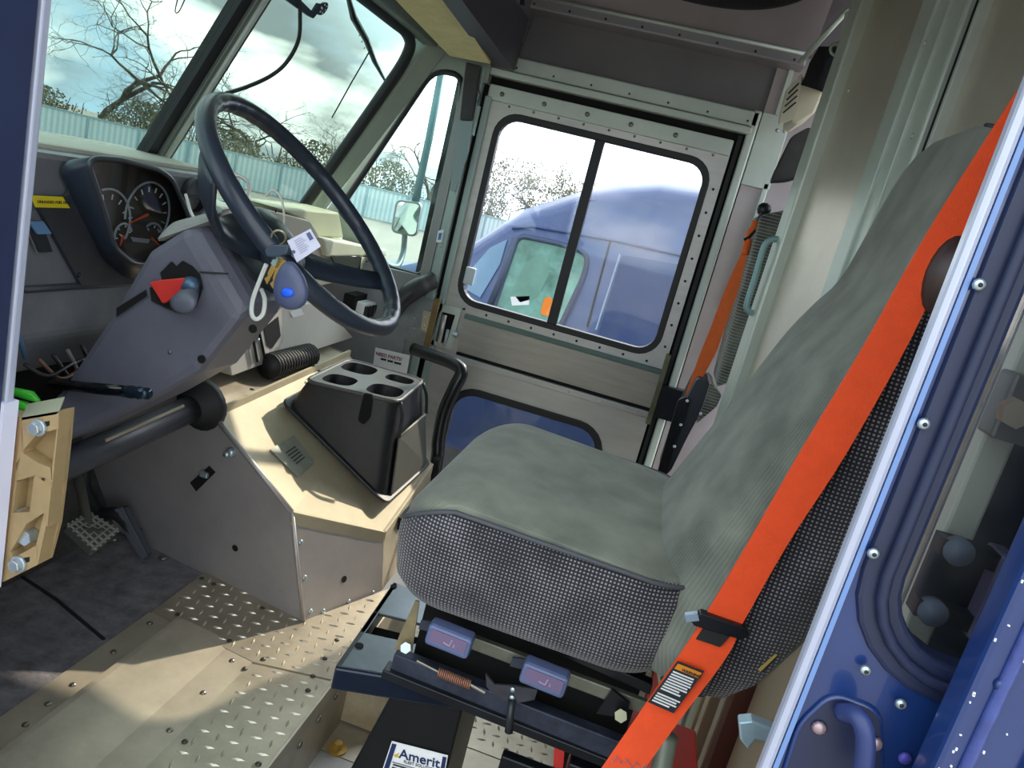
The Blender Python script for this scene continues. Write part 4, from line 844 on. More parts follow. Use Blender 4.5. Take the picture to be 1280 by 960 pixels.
cl_ = thing('instrument_cluster', (-.97, .6, .75), 'hooded instrument cluster with dials and orange needle behind the steering wheel', 'gauges')
i2 = inset(o2, .008); i1 = [lerp(p, q, .25)+V((0, 0, 0)) for p, q in zip(inset(o1, .03), inset(o1, .03))]
def rp(P): return rpoly(P, .016, 4)
hd = MB(); A, B_, C_, D_ = rp(o1), rp(o2), rp(i2), [V((DX+.016, p.y*.985+.012, p.z)) for p in rp(i2)]
D_ = [dxp(*proj(p), DX+.018) for p in rp(i2)]
Dm = sum(D_, V())/len(D_); D_ = [Dm+(p-Dm)*.97 for p in D_]
hd.loft([A, B_, C_, D_], False); obj('hood', hd, mat('navy black hood plastic', '27303f', .45, 0, .1, 20, .1, 200), cl_, True)
obj('hood_rim', MB().tube([lerp(a, b, .5) for a, b in zip(B_, C_)], .0045, 6, closed=True), mat('worn hood rim', '3a3f48', .35), cl_, True)
obj('dial_board', MB().prism(D_, (-.002, 0, 0)), mat('brown black dial board', '3a3430', .35, 0, .25, 9), cl_)
def dial(cx, cy, r, a0, a1, nt_, na, m_=WHT):
    c_ = dxp(cx, cy, DX+.021); g_ = obj('dial', MB().tube([c_+V((0, math.cos(R_(a))*r, math.sin(R_(a))*r)) for a in [a0+(a1-a0)*k/24 for k in range(25)]], .0022, 5), mat('pale dial ring', 'b8c4cc', .5), cl_)
    obj('dial_marks', MB() if False else (lambda mb: [mb.tube([c_+V((.0005, math.cos(R_(a))*r*.86, math.sin(R_(a))*r*.86)), c_+V((.0005, math.cos(R_(a))*r*.7, math.sin(R_(a))*r*.7))], .0013, 4) for a in [a0+(a1-a0)*k/(nt_-1) for k in range(nt_)]] and mb)(MB()), WHT, g_)
    obj('needle', MB().tube([c_, c_+V((.002, math.cos(R_(na))*r*.95, math.sin(R_(na))*r*.95))], [.003, .001], 5), NEED, g_)
dial(185, 268, .062, -40, 190, 11, 200); dial(133, 278, .06, -30, 110, 6, 120); dial(154, 294, .022, 20, 200, 4, 250); dial(190, 298, .03, -10, 130, 4, -30)
obj('display', MB().prism([dxp(*p_, DX+.021) for p_ in ((163, 296), (187, 299), (185, 304), (166, 302))], (.001, 0, 0)), mat('pale display', 'b4bcc8', .4), cl_)
obj('lower_board', MB().prism([dxp(*p_, DX+.020) for p_ in ((154, 304), (208, 304), (215, 326), (160, 326))], (.001, 0, 0)), mat('dusty board', '5a524e', .6, 0, .2, 30), cl_)
obj('lens', MB().prism([lerp(a, b, .55) for a, b in zip(C_, D_)], (.001, 0, 0)), GLC, cl_)
# yellow label on the dash
yq = [dxp(*p_, DX+.014) for p_ in ((37, 244), (78, 246), (87, 260), (44, 259))]
yl = obj('fuel_label', MB().prism(yq, (.001, 0, 0)), YEL, db, label='yellow label with black lettering')
text('lettering', 'UNLEADED FUEL ONLY', .0066, lerp(yq[3], yq[0], .38)+(yq[1]-yq[0])*.10+V((.0018, 0, 0)), yq[2]-yq[3], yq[0]-yq[3], INK, yl)
swb = [dxp(*p_, DX+.01) for p_ in ((30, 275), (48, 275), (63, 314), (46, 315))]
ss = obj('rocker_switch', MB().prism(swb, (.006, 0, 0)), mat('dark rocker', '2c3038', .4), db, bev=.001)
obj('rocker_cap', MB().prism([swb[0]+V((.006, 0, 0)), swb[1]+V((.006, 0, 0)), lerp(swb[1], swb[2], .35)+V((.014, 0, 0)), lerp(swb[0], swb[3], .35)+V((.014, 0, 0))], (.004, 0, 0)), mat('blue sheen rocker', '5f84ae', .3), ss)
obj('rocker_frame', MB().tube(swb, .0016, 5, closed=True), ALUD, ss)
# wiring under the dash, green connector bits
wi = thing('wiring_bundle', (-1.0, .35, .48), 'brown and black wires hanging under the dash', 'wiring')
for k in range(5): obj('wire', MB().tube(bez([dxp(30+18*k, 455-6*k, -1.0), dxp(60+16*k, 470+3*k, -.98), dxp(90+12*k, 455+5*k, -.99), dxp(125+6*k, 440, -1.03)], 5), .0035, 6), (HOSE, mat('brown wire', '6a4a3a', .6), HOSE, mat('grey wire', '8a8078', .6), HOSE)[k], wi, True)
obj('blue_wire', MB().tube([dxp(18, 400, -.99), dxp(32, 448, -.99)], .004, 6), mat('slate blue wire', '4a6a90', .5), wi, True)
for (px, py), lb_ in (((24, 493), 'upper bright green plastic clip under the dash by the tan bracket'), ((17, 506), 'lower bright green plastic clip under the dash by the tan bracket')):
    c_ = AY(px, py, .30); tag(obj('green_clip', MB().tube([c_+V((-.03, 0, 0)), c_+V((.02, 0, .004)), c_+V((.035, 0, 0))], [.006, .008, .003], 8), mat('bright green plastic', '46c83a', .4), smooth=True), lb_, 'clip', 'green clips under the dash')
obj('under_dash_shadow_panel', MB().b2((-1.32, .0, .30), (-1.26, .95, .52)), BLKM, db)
# ---- lever, cross tube, pedals
lv_ = thing('column_lever', AY(185, 492, .36), 'glossy black lever stick poking out under the dash', 'lever')
pA, pB = AY(66, 480, .46), AY(184, 492, .36)
obj('stick', MB().tube([pA, lerp(pA, pB, .8)], .0095, 12), mat('glossy black', '0c0f14', .15), lv_, True); obj('tip', MB().tube([lerp(pA, pB, .8), lerp(pA, pB, .86), lerp(pA, pB, .88), lerp(pA, pB, .93), lerp(pA, pB, .94), pB], [.010, .0105, .0085, .0105, .0085, .0095], 12), mat('dark chrome tip', '2a3a4a', .2, .6), lv_, True)
ct = thing('cross_tube', (-.93, .6, .38), 'dark grey tube crossing above the pedals into a rubber boot', 'tube')
tA, tB = AX(60, 590, -.955), onS(252, 505)
obj('tube', MB().tube([tA+(tA-tB)*.5, tB], .030, 16), mat('worn charcoal tube', '3c3e46', .45, .1, .3, 12), ct, True)
obj('pinch_edge', MB().tube([lerp(tA, tB, .28)+V((.02, -.01, .028)), lerp(tA, tB, .8)+V((.02, -.01, .030))], .004, 6), mat('pale tan edge', 'a09484', .5), ct, True)
bd = (tB-tA).normalized()
obj('boot', MB().tube([tB-bd*.035, tB-bd*.012, tB-bd*.010, tB+bd*.01], [.040, .046, .062, .062], 20), BLK, ct, True); 
for px, py in ((179, 543), (145, 565), (103, 583)): rivet(ct, AX(px, py, -.93), (1, -.5, .2), .006, ALUB)
ac = thing('accelerator_pedal', (-.9, .82, 0), 'black ribbed accelerator pedal against the engine cover', 'pedal')
aq = [onS(*p_)+nSd*.05 for p_ in ((160, 628), (176, 624), (206, 684), (197, 689))]
ab = obj('pad', MB().prism(rpoly(aq, .01), nSd*-.014), mat('grey black pedal', '3a3c46', .5), ac)
for k in range(7):
    t = .1+.13*k; obj('rib', MB().tube([lerp(aq[0], aq[1], t)+nSd*.001, lerp(aq[3], aq[2], t)+nSd*.001], .0022, 5), mat('pedal rib', '52545e', .5), ab)
obj('arm', MB().tube(bez([onS(120, 578)+nSd*.03, onS(128, 602)+nSd*.05, onS(148, 630)+nSd*.055, onS(166, 634)+nSd*.045, onS(186, 660)+nSd*.035], 5), .016, 8), BLK, ac, True)
bp_ = thing('brake_pedal', (-1.0, .6, 0), 'grey brake pedal with a lattice tread above the footwell mat', 'pedal')
bq = [AY(82, 656, .58), AY(112, 640, .66), AY(150, 663, .66), AY(118, 690, .58)]
bn = (bq[1]-bq[0]).cross(bq[3]-bq[0]).normalized(); bn = bn if bn.x > 0 else -bn
bb = obj('pad', MB().prism(rpoly(bq, .008), bn*-.014), mat('dark grey brake rubber', '4a4a48', .6), bp_)
for k in range(6):
    t = .08+.168*k; obj('tread_bar', MB().tube([lerp(bq[0], bq[3], t)+bn*.001, lerp(bq[1], bq[2], min(1, t+.0))+bn*.001], .0028, 5).tube([lerp(bq[0], bq[1], t)+bn*.001, lerp(bq[3], bq[2], t)+bn*.001], .0028, 5), mat('pale worn tread', '8a8880', .6), bb)
obj('stem', MB().tube(bez([(bq[0]+bq[2])/2-bn*.014, AY(104, 625, .66), AY(96, 590, .70), AY(92, 560, .74)], 5), .010, 8), mat('dull steel stem', '6a665e', .5, .5), bp_, True)
# ---- tan cast bracket on the front door pillar
tb_ = thing('door_bracket', (-.58, .02, .5), 'tan cast door bracket with slots bolted to the front pillar', 'bracket')
YT = .030
def tq(px, py): return AY(px-9, py, YT)
ou_ = [tq(*p_) for p_ in ((36, 522), (83, 514), (80, 552), (74, 610), (68, 660), (56, 706), (12, 728), (16, 690), (22, 640), (29, 580))]
holes = [[(38, 569), (54, 546), (79, 538), (72, 584), (56, 578)], [(24, 641), (28, 602), (52, 594), (46, 640), (38, 650)], [(22, 690), (42, 655), (63, 641), (56, 682), (26, 697)]]
# body as a back web plus rim walls and cross webs so the slots are real recesses
obj('back_web', MB().prism([p+V((0, .017, 0)) for p in ou_], (0, .004, 0)), TAN, tb_)
segs = [[(36, 522), (83, 514), (82, 536), (55, 543), (36, 565)], [(74, 585), (80, 536), (83, 514), (80, 552), (74, 610)], [(36, 565), (55, 578), (72, 585), (74, 610), (54, 594), (27, 602), (29, 580)], [(36, 522), (38, 566), (29, 590), (29, 580)], [(52, 594), (74, 600), (68, 660), (63, 641), (46, 640)], [(27, 602), (30, 602), (25, 642), (22, 690), (16, 690), (22, 640)], [(25, 641), (46, 640), (64, 641), (42, 655), (22, 690)], [(64, 641), (68, 650), (56, 706), (54, 682)], [(22, 690), (26, 697), (56, 681), (56, 706), (12, 728), (16, 690)]]
for sg in segs: obj('web', MB().prism([tq(*p_) for p_ in sg], (0, .018, 0)), TAN, tb_)
obj('side_flange', MB().prism([tq(*p_) for p_ in ((0, 512), (36, 522), (29, 580), (16, 690), (12, 728), (-20, 728), (-14, 640))], (0, .02, 0)), mat('brown tan flange', '9a7a5c', .5, .2, .1, 12), tb_, bev=.003)
obj('top_face', MB().prism([tq(36, 522), tq(83, 514), tq(62, 503)+V((0, .03, 0)), tq(14, 512)+V((0, .03, 0))], (0, 0, -.003)), mat('pale cast top', 'a9aa92', .5, .2), tb_)
for px, py in ((59, 534), (34, 704)):
    p = tq(px, py); obj('bolt', MB().cyl(p, p+V((0, -.004, 0)), .0095, 16).tube([p+V((0, -.004, 0)), p+V((0, -.010, 0))], .0075, 6), ZINC, tb_, bev=.001); obj('bolt_slot', MB().prism([tq(px-13, py+6)+V((0, -.0005, 0)), tq(px-9, py-4)+V((0, -.0005, 0)), tq(px+12, py-8)+V((0, -.0005, 0)), tq(px+12, py-2)+V((0, -.0005, 0))], (0, .001, 0)), BLKM, tb_)
for px, py in ((34, 674), (28, 650)): obj('inner_bolt', MB().tube([tq(px, py)+V((0, .016, 0)), tq(px, py)+V((0, .004, 0))], .010, 6), ZINC, tb_)
# ---- centre dash with cream pods, heater box, hose
cd_ = thing('centre_dash', (-1.15, 1.35, .55), 'cream centre dash tray with a dark slot left of the quarter window', 'dashboard')
obj('body', MB().hexa([V((-1.22, .93, .60)), V((-1.06, .93, .60)), V((-1.02, 1.78, .66)), V((-1.22, 1.78, .66)), V((-1.26, .93, .905)), V((-1.06, .93, .885)), V((-1.02, 1.78, .775)), V((-1.24, 1.78, .80))]), CREAM, cd_, bev=.01)
pb_ = [dxp(*p_, -1.02) for p_ in ((272, 262), (335, 262), (388, 276), (425, 338), (330, 345), (280, 300))]
obj('slanted_panel', MB().prism(pb_, (-.03, 0, 0)), mat('pale warm grey panel', 'b5ada0', .55, 0, .07, 6), cd_, bev=.004)
pd_ = [dxp(*p_, -1.05) for p_ in ((340, 258), (424, 266), (430, 298), (396, 296), (386, 278))]
obj('raised_pod', MB().prism(pd_, (-.12, 0, 0)), mat('olive cream pod', 'b3b098', .55, 0, .06, 6), cd_, bev=.006)
sf = [dxp(*p_, -1.0) for p_ in ((404, 298), (484, 312), (483, 320), (410, 321))]
obj('shelf_edge', MB().prism(sf, (-.16, 0, 0)), CREAM, cd_, bev=.006)
obj('slot', MB().prism([dxp(*p_, -.998) for p_ in ((414, 321), (452, 321), (450, 344), (424, 338))], (-.004, 0, 0)), BLKM, cd_)
rf = obj('radio_face', MB().prism([dxp(*p_, -.996) for p_ in ((452, 321), (466, 323), (466, 346), (450, 344))], (-.01, 0, 0)), CREAM, cd_)
rivet(rf, dxp(457, 340, -.995), (1, 0, 0), .008, BLK, 'knob'); rivet(rf, dxp(458, 328, -.995), (1, 0, 0), .005, BLK, 'knob')
for px, py in ((361, 290), (365, 296), (345, 263)): rivet(cd_, dxp(px, py, -1.018), (1, 0, 0), .006, BLK)
vt = thing('air_vent', (-1.0, .86, .82), 'round black air vent on the dash right of the instrument cluster', 'vent')
vc = AX(247, 247, -.985); obj('barrel', MB().ring([vc+V((0, math.cos(t)*.040, math.sin(t)*.040)) for t in [2*math.pi*k/20 for k in range(20)]], [vc+V((0, math.cos(t)*.032, math.sin(t)*.032)) for t in [2*math.pi*k/20 for k in range(20)]], (-.06, 0, 0)), HOSE, vt)
obj('throat', MB().cyl(vc+V((-.05, 0, 0)), vc+V((-.045, 0, 0)), .034), BLKM, vt); obj('vane', MB().b2(vc+V((-.04, -.032, -.003)), vc+V((-.005, .032, .003))), HOSE, vt)
hbx = thing('heater_box', (-.98, 1.4, .45), 'white painted heater box under the centre dash above a black hose', 'heater')
hq = [AX(*p_, -.955) for p_ in ((352, 382), (402, 378), (442, 422), (350, 452), (350, 425))]
obj('main_panel', MB().prism(hq, (-.20, 0, 0)), WHITEP, hbx, bev=.003)
h2 = [AX(*p_, -.95) for p_ in ((285, 444), (345, 402), (352, 445), (330, 455), (290, 470))]
obj('side_panel', MB().prism(h2, (-.10, 0, 0)), mat('pale grey steel', 'b4b2b0', .45, .1, .06, 8), hbx, bev=.002)
obj('quadrant_panel', MB().prism([AX(*p_, -.945) for p_ in ((318, 420), (330, 408), (352, 385), (354, 428), (333, 443), (322, 452))], (-.003, 0, 0)), mat('pale grey steel', 'b4b2b0', .45), hbx)
obj('dark_quadrant', MB().prism([AX(*p_, -.943) for p_ in ((330, 410), (348, 396), (351, 420), (340, 436), (334, 432))], (-.002, 0, 0)), GASK, hbx)
for a_, b_ in (((316, 421), (322, 452)), ((324, 414), (331, 447))): obj('slot', MB().tube([AX(*a_, -.942), AX(*b_, -.942)], .0035, 5), BLKM, hbx)
rivet(hbx, AX(323, 425, -.942), (1, 0, 0), .006, ZINC)
obj('white_sticker', MB().prism([AX(*p_, -.953) for p_ in ((362, 390), (376, 386), (380, 393), (366, 397))], (.001, 0, 0)), WHT, hbx)
hs = thing('ribbed_hose', (-.9, 1.3, .44), 'black corrugated hose lying under the white heater box', 'hose')
ha, hb_ = AZ(330, 452, .50), AZ(384, 444, .50); ha = AX(336, 458, -.93); hb_ = AX(386, 444, -.93); N_ = 60
obj('hose', MB().tube([lerp(ha, hb_, k/N_)+V((0, 0, -.0)) for k in range(N_+1)], [.030+.006*(k % 4 < 2) for k in range(N_+1)], 14), HOSE, hs, True)
ap_ = thing('black_sleeve', (-.85, 1.8, .6), 'black padded sleeve at the foot of the quarter window', 'pad')
obj('sleeve', MB().tube(bez([AY(488, 392, 1.74), AY(510, 368, 1.76), AY(530, 356, 1.80), AY(542, 350, 1.83)], 6), [.03]*6+[.033]*6+[.03]*7, 14), HOSE, ap_, True)
jk = thing('wiring_block', (-1.0, 1.7, .6), 'white and black connector block behind the lower wheel spoke', 'connector')
jc = AX(455, 385, -.95); obj('white_block', MB().box(jc, (.05, .09, .05)), WHT, jk, bev=.006)
for k in range(4): obj('black_pin', MB().box(jc+V((.026, -.04+.027*k, -.004)), (.012, .012, .04)), BLK, jk)
obj('dark_case', MB().box(jc+V((-.03, .03, -.01)), (.04, .2, .11)), BLKM, jk)
# ---- cup holder console
cu_ = thing('cup_holder', (-.66, 1.28, .25), 'black moulded cup holder console standing on the engine cover', 'cup holder')
bA, bB, bC, bD = onT(357, 508), onT(478, 630), onT(545, 568), None
bC = V((bB.x+.01, 1.47, bB.z+.012)); bD = V((bA.x-.01, 1.42, bA.z+.012))
TZ = .495; tA_, tB_ = V((-.790, 1.095, TZ)), V((-.556, 1.150, TZ)); tC_, tD_ = V((-.582, 1.430, TZ)), V((-.812, 1.412, TZ))
up3 = sl*.006
obj('flange', MB().prism(rpoly([lerp(bA, (bA+bC)/2, -.09)+up3, lerp(bB, (bB+bD)/2, -.05)+up3, lerp(bC, (bA+bC)/2, -.03)+up3, lerp(bD, (bB+bD)/2, -.09)+up3], .03), sl*.008), GRIP, cu_, bev=.003)
def quad_side(a, b, c, d): return MB().faces([a, b, c, d], [(0, 1, 2, 3)])
sd_ = rpoly([bA, bB, bC, bD], .035, 4); sd2 = rpoly([tA_, tB_, tC_, tD_], .035, 4)
walls = MB().loft([sd_, [lerp(a, b, .94)+(lerp(a, b, .94)-V((-.68, 1.27, .4)))*V((1, 1, 0)).length*0 for a, b in zip(sd_, sd2)], sd2], False)
obj('walls', walls, GRIP, cu_, True)
# top with real wells: a grid of cells, wells cut by rings
def tp2(u, v): return lerp(lerp(tA_, tB_, u), lerp(tD_, tC_, u), v)
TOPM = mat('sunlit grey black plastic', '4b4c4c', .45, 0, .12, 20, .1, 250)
wells = [((.0, .5), (.0, .5), (.26, .24), (.17, .16)), ((.0, .5), (.5, 1.), (.25, .76), (.2, .18)), ((.5, 1.), (.0, .5), (.77, .26), (.19, .19)), ((.5, 1.), (.5, 1.), (.76, .77), (.17, .13))]
for (ua, ub), (va, vb), (cu0, cv0), (ru, rv) in wells:
    n = 32; O, I = [], []
    for k in range(n):
        t = 2*math.pi*k/n; c_, s_ = math.cos(t), math.sin(t); m_ = max(abs(c_), abs(s_)); cu1, cv1 = (ua+ub)/2, (va+vb)/2
        O.append(tp2(cu1+.25*c_/m_*1.0, cv1+.25*s_/m_*1.0)); e_ = 1/(abs(c_)**3+abs(s_)**3)**(1/3); I.append(tp2(cu0+ru*c_*e_, cv0+rv*s_*e_))
    mb = MB(); vo = [mb.bm.verts.new(p+V((0, 0, .001))) for p in O]; vi = [mb.bm.verts.new(p+V((0, 0, .001))) for p in I]
    for k in range(n): mb.bm.faces.new((vo[k], vo[(k+1) % n], vi[(k+1) % n], vi[k]))
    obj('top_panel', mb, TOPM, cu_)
    cc = sum(I, V())/n; dn_ = [cc+(p-cc)*.88-V((0, 0, .05)) for p in I]; bot = [cc+(p-cc)*.8-V((0, 0, .085)) for p in I]
    mb = MB(); mb.loft([I, dn_, bot], False); mb.faces(bot, [tuple(range(n))]); obj('well', mb, GRIP, cu_, True)
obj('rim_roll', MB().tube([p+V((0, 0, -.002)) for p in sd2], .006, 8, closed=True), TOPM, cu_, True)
# mug handle slot in the near wall
wn_ = (tB_-tA_).cross(bB-tB_).normalized(); wn_ = wn_ if wn_.y < 0 else -wn_
def onW(px, py): return AP(px, py, tB_, wn_)+wn_*.012
obj('handle_slot', MB().prism(rpoly([onW(*p_) for p_ in ((456, 490), (467, 492), (463, 522), (455, 530), (448, 524))], .006), wn_*-.010), BLKM, cu_)
rn = (tC_-tB_).cross(bB-tB_).normalized(); rn = rn if rn.x > 0 else -rn
def onQ(px, py): return AP(px, py, tB_, rn)
rq = [lerp(lerp(tB_, tC_, u), lerp(bB, bC, u), v) for u, v in ((.10, .36), (.90, .36), (.90, .95), (.10, .95))]
obj('rear_plate', MB().prism([p+rn*.006 for p in rq], rn*.004), mat('grey pocket plate', '56564f', .5, 0, .1, 20), cu_, bev=.001)
obj('pocket_edge', MB().tube([rq[0]+rn*.009, rq[1]+rn*.009], .0035, 6), mat('pale pocket edge', '8a8a80', .5), cu_, True)
for u in (.07, .93): obj('cheek_rim', MB().tube(bez([lerp(lerp(tB_, tC_, u), lerp(bB, bC, u), v)+rn*o_ for v, o_ in ((.02, .002), (.15, .012), (.36, .010))], 5), .005, 6), GRIP, cu_, True)
obj('foot', MB().box(onQ(518, 588)+rn*.004, (.016, .02, .014)), BLK, cu_)
# ---- black grab bar by the passenger door
gb = thing('grab_bar', (-.55, 1.68, .0), 'bent black grab bar in front of the passenger door', 'grab bar')
gp = [AY(517, 436, 1.70), AY(545, 446, 1.66), AY(568, 455, 1.62), AY(577, 465, 1.60), AY(568, 485, 1.585), AY(555, 515, 1.58), AY(548, 550, 1.57), AY(544, 585, 1.56)]
gp = gp + [V((gp[-1].x, 1.56, -.17))]
obj('tube', MB().tube(bez(gp, 6), .021, 14), mat('satin black bar', '191c22', .3, .1), gb, True)

# ================================================================ REAR CORNER OBJECTS
js = thing('jump_seat', (.24, 1.72, .35), 'folded passenger jump seat in ribbed grey cloth beside the bulkhead post', 'seat')  # the van's own passenger jump seat, folded up
jb = [AY(*p_, 1.60) for p_ in ((952, 268), (985, 262), (925, 475), (895, 485))]
obj('backrest', MB().prism([jb[0]+V((0, 0, 0)), jb[1], jb[2], jb[3]], (0, .22, 0)), RIBS, js, bev=.012)
obj('edge_band', MB().prism([jb[1]+V((.001, -.004, 0)), jb[1]+V((.014, -.004, 0)), jb[2]+V((.014, -.004, 0)), jb[2]+V((.001, -.004, 0))], (0, .22, 0)), BLK, js)
sc_ = [AY(*p_, 1.60) for p_ in ((872, 472), (888, 480), (880, 508), (860, 545), (838, 590), (822, 600), (848, 520))]
obj('seat_pan', MB().prism(rpoly(sc_, .015), (0, .2, 0)), mat('charcoal seat pan', '333842', .5), js, bev=.004)
cs = [AY(*p_, 1.58) for p_ in ((888, 478), (902, 494), (896, 508), (870, 530), (880, 505))]
obj('cushion_edge', MB().prism(rpoly(cs, .008), (0, .2, 0)), RIBS, js)
sb_ = [AY(*p_, 1.57) for p_ in ((848, 500), (858, 496), (862, 502), (846, 545), (832, 600), (818, 604), (836, 540))]
br = obj('hinge_bracket', MB().prism(rpoly(sb_, .008), (0, .02, 0)), BLKS, js)
for px, py in ((859, 501), (851, 531), (843, 558), (876, 517)): rivet(br, AY(px, py, 1.568), (0, -1, 0), .005, WHT)
ob = thing('jump_seat_belt', (.17, 1.68, .6), 'orange strap hanging twisted beside the folded jump seat', 'seat belt')
La = [AY(*p_, 1.66) for p_ in ((927, 316), (918, 335), (905, 365), (888, 410), (874, 445), (856, 496))]; Ra = [AY(*p_, 1.655) for p_ in ((934, 317), (930, 335), (922, 365), (906, 410), (893, 445), (864, 496))]
obj('strap', MB().strip(bez(La, 4), bez(Ra, 4), 0, .002), ORANGED, ob)
obj('strap_twist', MB().tube(bez([AY(931, 318, 1.655), AY(935, 300, 1.65), AY(936, 292, 1.65), AY(942, 285, 1.65), AY(945, 276, 1.65)], 5), [.011]*6+[.007]*6+[.010]*9, 8), ORANGED, ob, True)
obj('buckle', MB().tube([AY(930, 300, 1.645), AY(937, 296, 1.645), AY(944, 287, 1.645)], .005, 6), BLKS, ob)
obj('retractor', MB().dome(AY(955, 262, 1.66), (0, -1, 0), .02, .008), BLKS, ob, True); obj('top_strap', MB().tube([AY(946, 276, 1.65), AY(952, 266, 1.65)], .004, 6), BLKS, ob)
gh = thing('grab_loop', (.28, 1.56, .9), 'pale teal loop grab handle on the bulkhead post', 'handle')
hp_ = [AY(*p_, 1.52) for p_ in ((978, 306), (974, 300), (966, 299), (958, 304), (953, 315), (943, 350), (934, 378), (934, 387), (940, 391), (948, 390), (956, 383))]
obj('loop', MB().tube(bez(hp_, 5), .0085, 10), TEALM, gh, True); obj('mount', MB().tube([AY(978, 306, 1.53), AY(956, 384, 1.53)], .006, 6), mat('pale mount', 'a9bcb8', .4, .2), gh)
for px, py in ((974, 318), (970, 330), (957, 370), (953, 380)): rivet(gh, AY(px, py, 1.515), (0, -1, 0), .005, BLK)
# white box with a dark cloth bag on top
dbx = thing('plastic_box', (.23, 1.75, 1.42), 'cream plastic box with vent lines under a black cloth bag', 'box')
f_ = [AY(*p_, 1.70) for p_ in ((985, 108), (1006, 92), (998, 140), (990, 156), (973, 152))]
obj('body', MB().prism([AY(*p_, 1.66) for p_ in ((1000, 95), (1036, 100), (1018, 142), (995, 156), (988, 152))], (0, .16, 0)), CREAM, dbx, bev=.006)
fr2 = [AY(*p_, 1.65) for p_ in ((984, 110), (1003, 92), (1000, 118), (994, 148), (974, 154), (977, 138))]
fp_ = obj('front_cover', MB().prism(rpoly(fr2, .006), (0, .03, 0)), mat('pale cream cover', 'd8d4c0', .45), dbx, bev=.003)
for k in range(4): obj('vent_line', MB().tube([AY(979+2.2*k, 141-8*k, 1.648), AY(995+1.2*k, 128-8*k, 1.648)], .0022, 5), INK, fp_)
bg_ = tag(obj('cloth_bag', MB().loft([[AY(*p_, 1.62+dy) for p_ in ((1024, 58), (1047, 58), (1050, 80), (1036, 106), (1030, 116), (1020, 112), (1001, 106), (1006, 95), (1012, 78))] for dy in (0, .03, .10)]), mat('navy black cloth', '17171f', .9, 0, .3, 30, .6, 60), smooth=True), 'black cloth bag hanging over the cream box', 'bag')
rg = tag(obj('hanging_ring', MB().tube([AY(1047+9*math.cos(t), 62+8*math.sin(t), 1.575) for t in [2*math.pi*k/20 for k in range(20)]], .004, 6, closed=True), mat('pale green ring', 'a8b4a4', .4, .3), smooth=True), 'pale metal ring on the bulkhead post above the black bag', 'ring')
pk = [AY(*p_, 1.68) for p_ in ((990, 170), (1012, 158), (1018, 165), (998, 222), (992, 224), (963, 228), (968, 215))]
po = thing('mesh_pocket', (.25, 1.7, 1.22), 'dark grey sagging cloth pocket below the cream box', 'pocket')
obj('cloth', MB().prism(rpoly(pk, .01), (0, .03, 0)), mat('charcoal pocket cloth', '3a3a3a', .85, 0, .2, 20, .3, 80), po, bev=.004)
obj('hem', MB().tube(bez([AY(963, 228, 1.678), AY(980, 227, 1.675), AY(992, 224, 1.675), AY(999, 220, 1.678)], 4), .003, 6), GASK, po, True)
# diagonal brace and overhead roll
tag(obj('diagonal_brace', MB().tube([AY(1000, 78, 1.78), AY(1060, 12, 1.66)], .008, 8), ALUP, smooth=True), 'thin pale diagonal brace from the upper rail to the bulkhead', 'brace')
tag(obj('corner_bracket', MB().prism([AY(*p_, 1.60) for p_ in ((1058, 14), (1076, 8), (1068, 45), (1050, 52))], (0, .02, 0)), ALUP, bev=.002), 'pale angle bracket at the top of the bulkhead post', 'bracket')
tag(obj('overhead_roll', MB().tube(bez([AY(800, -40, 1.55), AY(860, -17, 1.55), AY(930, -6, 1.56), AY(985, -12, 1.57), AY(1030, -34, 1.58)], 6), .035, 14), mat('black rolled net', '1c1d22', .9, 0, .3, 30, .6, 80), smooth=True), 'black padded roll along the top edge under the roof', 'roll')
dk = thing('door_strap', (-.78, 1.84, 1.1), 'black padded strap beside the top of the quarter window', 'strap')
obj('pad', MB().prism([AY(*p_, 1.82) for p_ in ((582, 77), (601, 82), (590, 150), (574, 150)) ], (0, .02, 0)), mat('charcoal webbing pad', '3c3c42', .7, 0, .1, 60, .3, 200), dk, bev=.006)
obj('cord', MB().tube(bez([AY(601, 84, 1.81), AY(596, 105, 1.81), AY(600, 118, 1.81), AY(597, 128, 1.81)], 5), .002, 5), GASK, dk)
obj('lower_plate', MB().prism([AY(*p_, 1.83) for p_ in ((573, 150), (591, 152), (585, 190), (568, 240), (562, 238))], (0, .012, 0)), mat('teal grey plate', '86969a', .45, .3), dk)
# hooks and dark fittings at the top corner
tag(obj('coat_hook', MB().tube(bez([AY(603, 2, 1.6), AY(606, 8, 1.59), AY(611, 6, 1.585)], 4), .005, 6), ALUP, smooth=True), 'small pale hook on the dark panel above the passenger door', 'hook')
tag(obj('black_fitting', MB().dome(AY(624, 20, 1.66), (.3, -1, -.3), .03, .03), BLK, smooth=True), 'black rubber fitting on the dark front panel', 'fitting')
tag(obj('coil_cord', MB().tube([AY(645+k*.28, 2+4*math.sin(k*1.3), 1.72+.01*math.cos(k*1.3)) for k in range(36)], .003, 5), BLK, smooth=True), 'short black coiled cord at the start of the upper rail', 'cord')

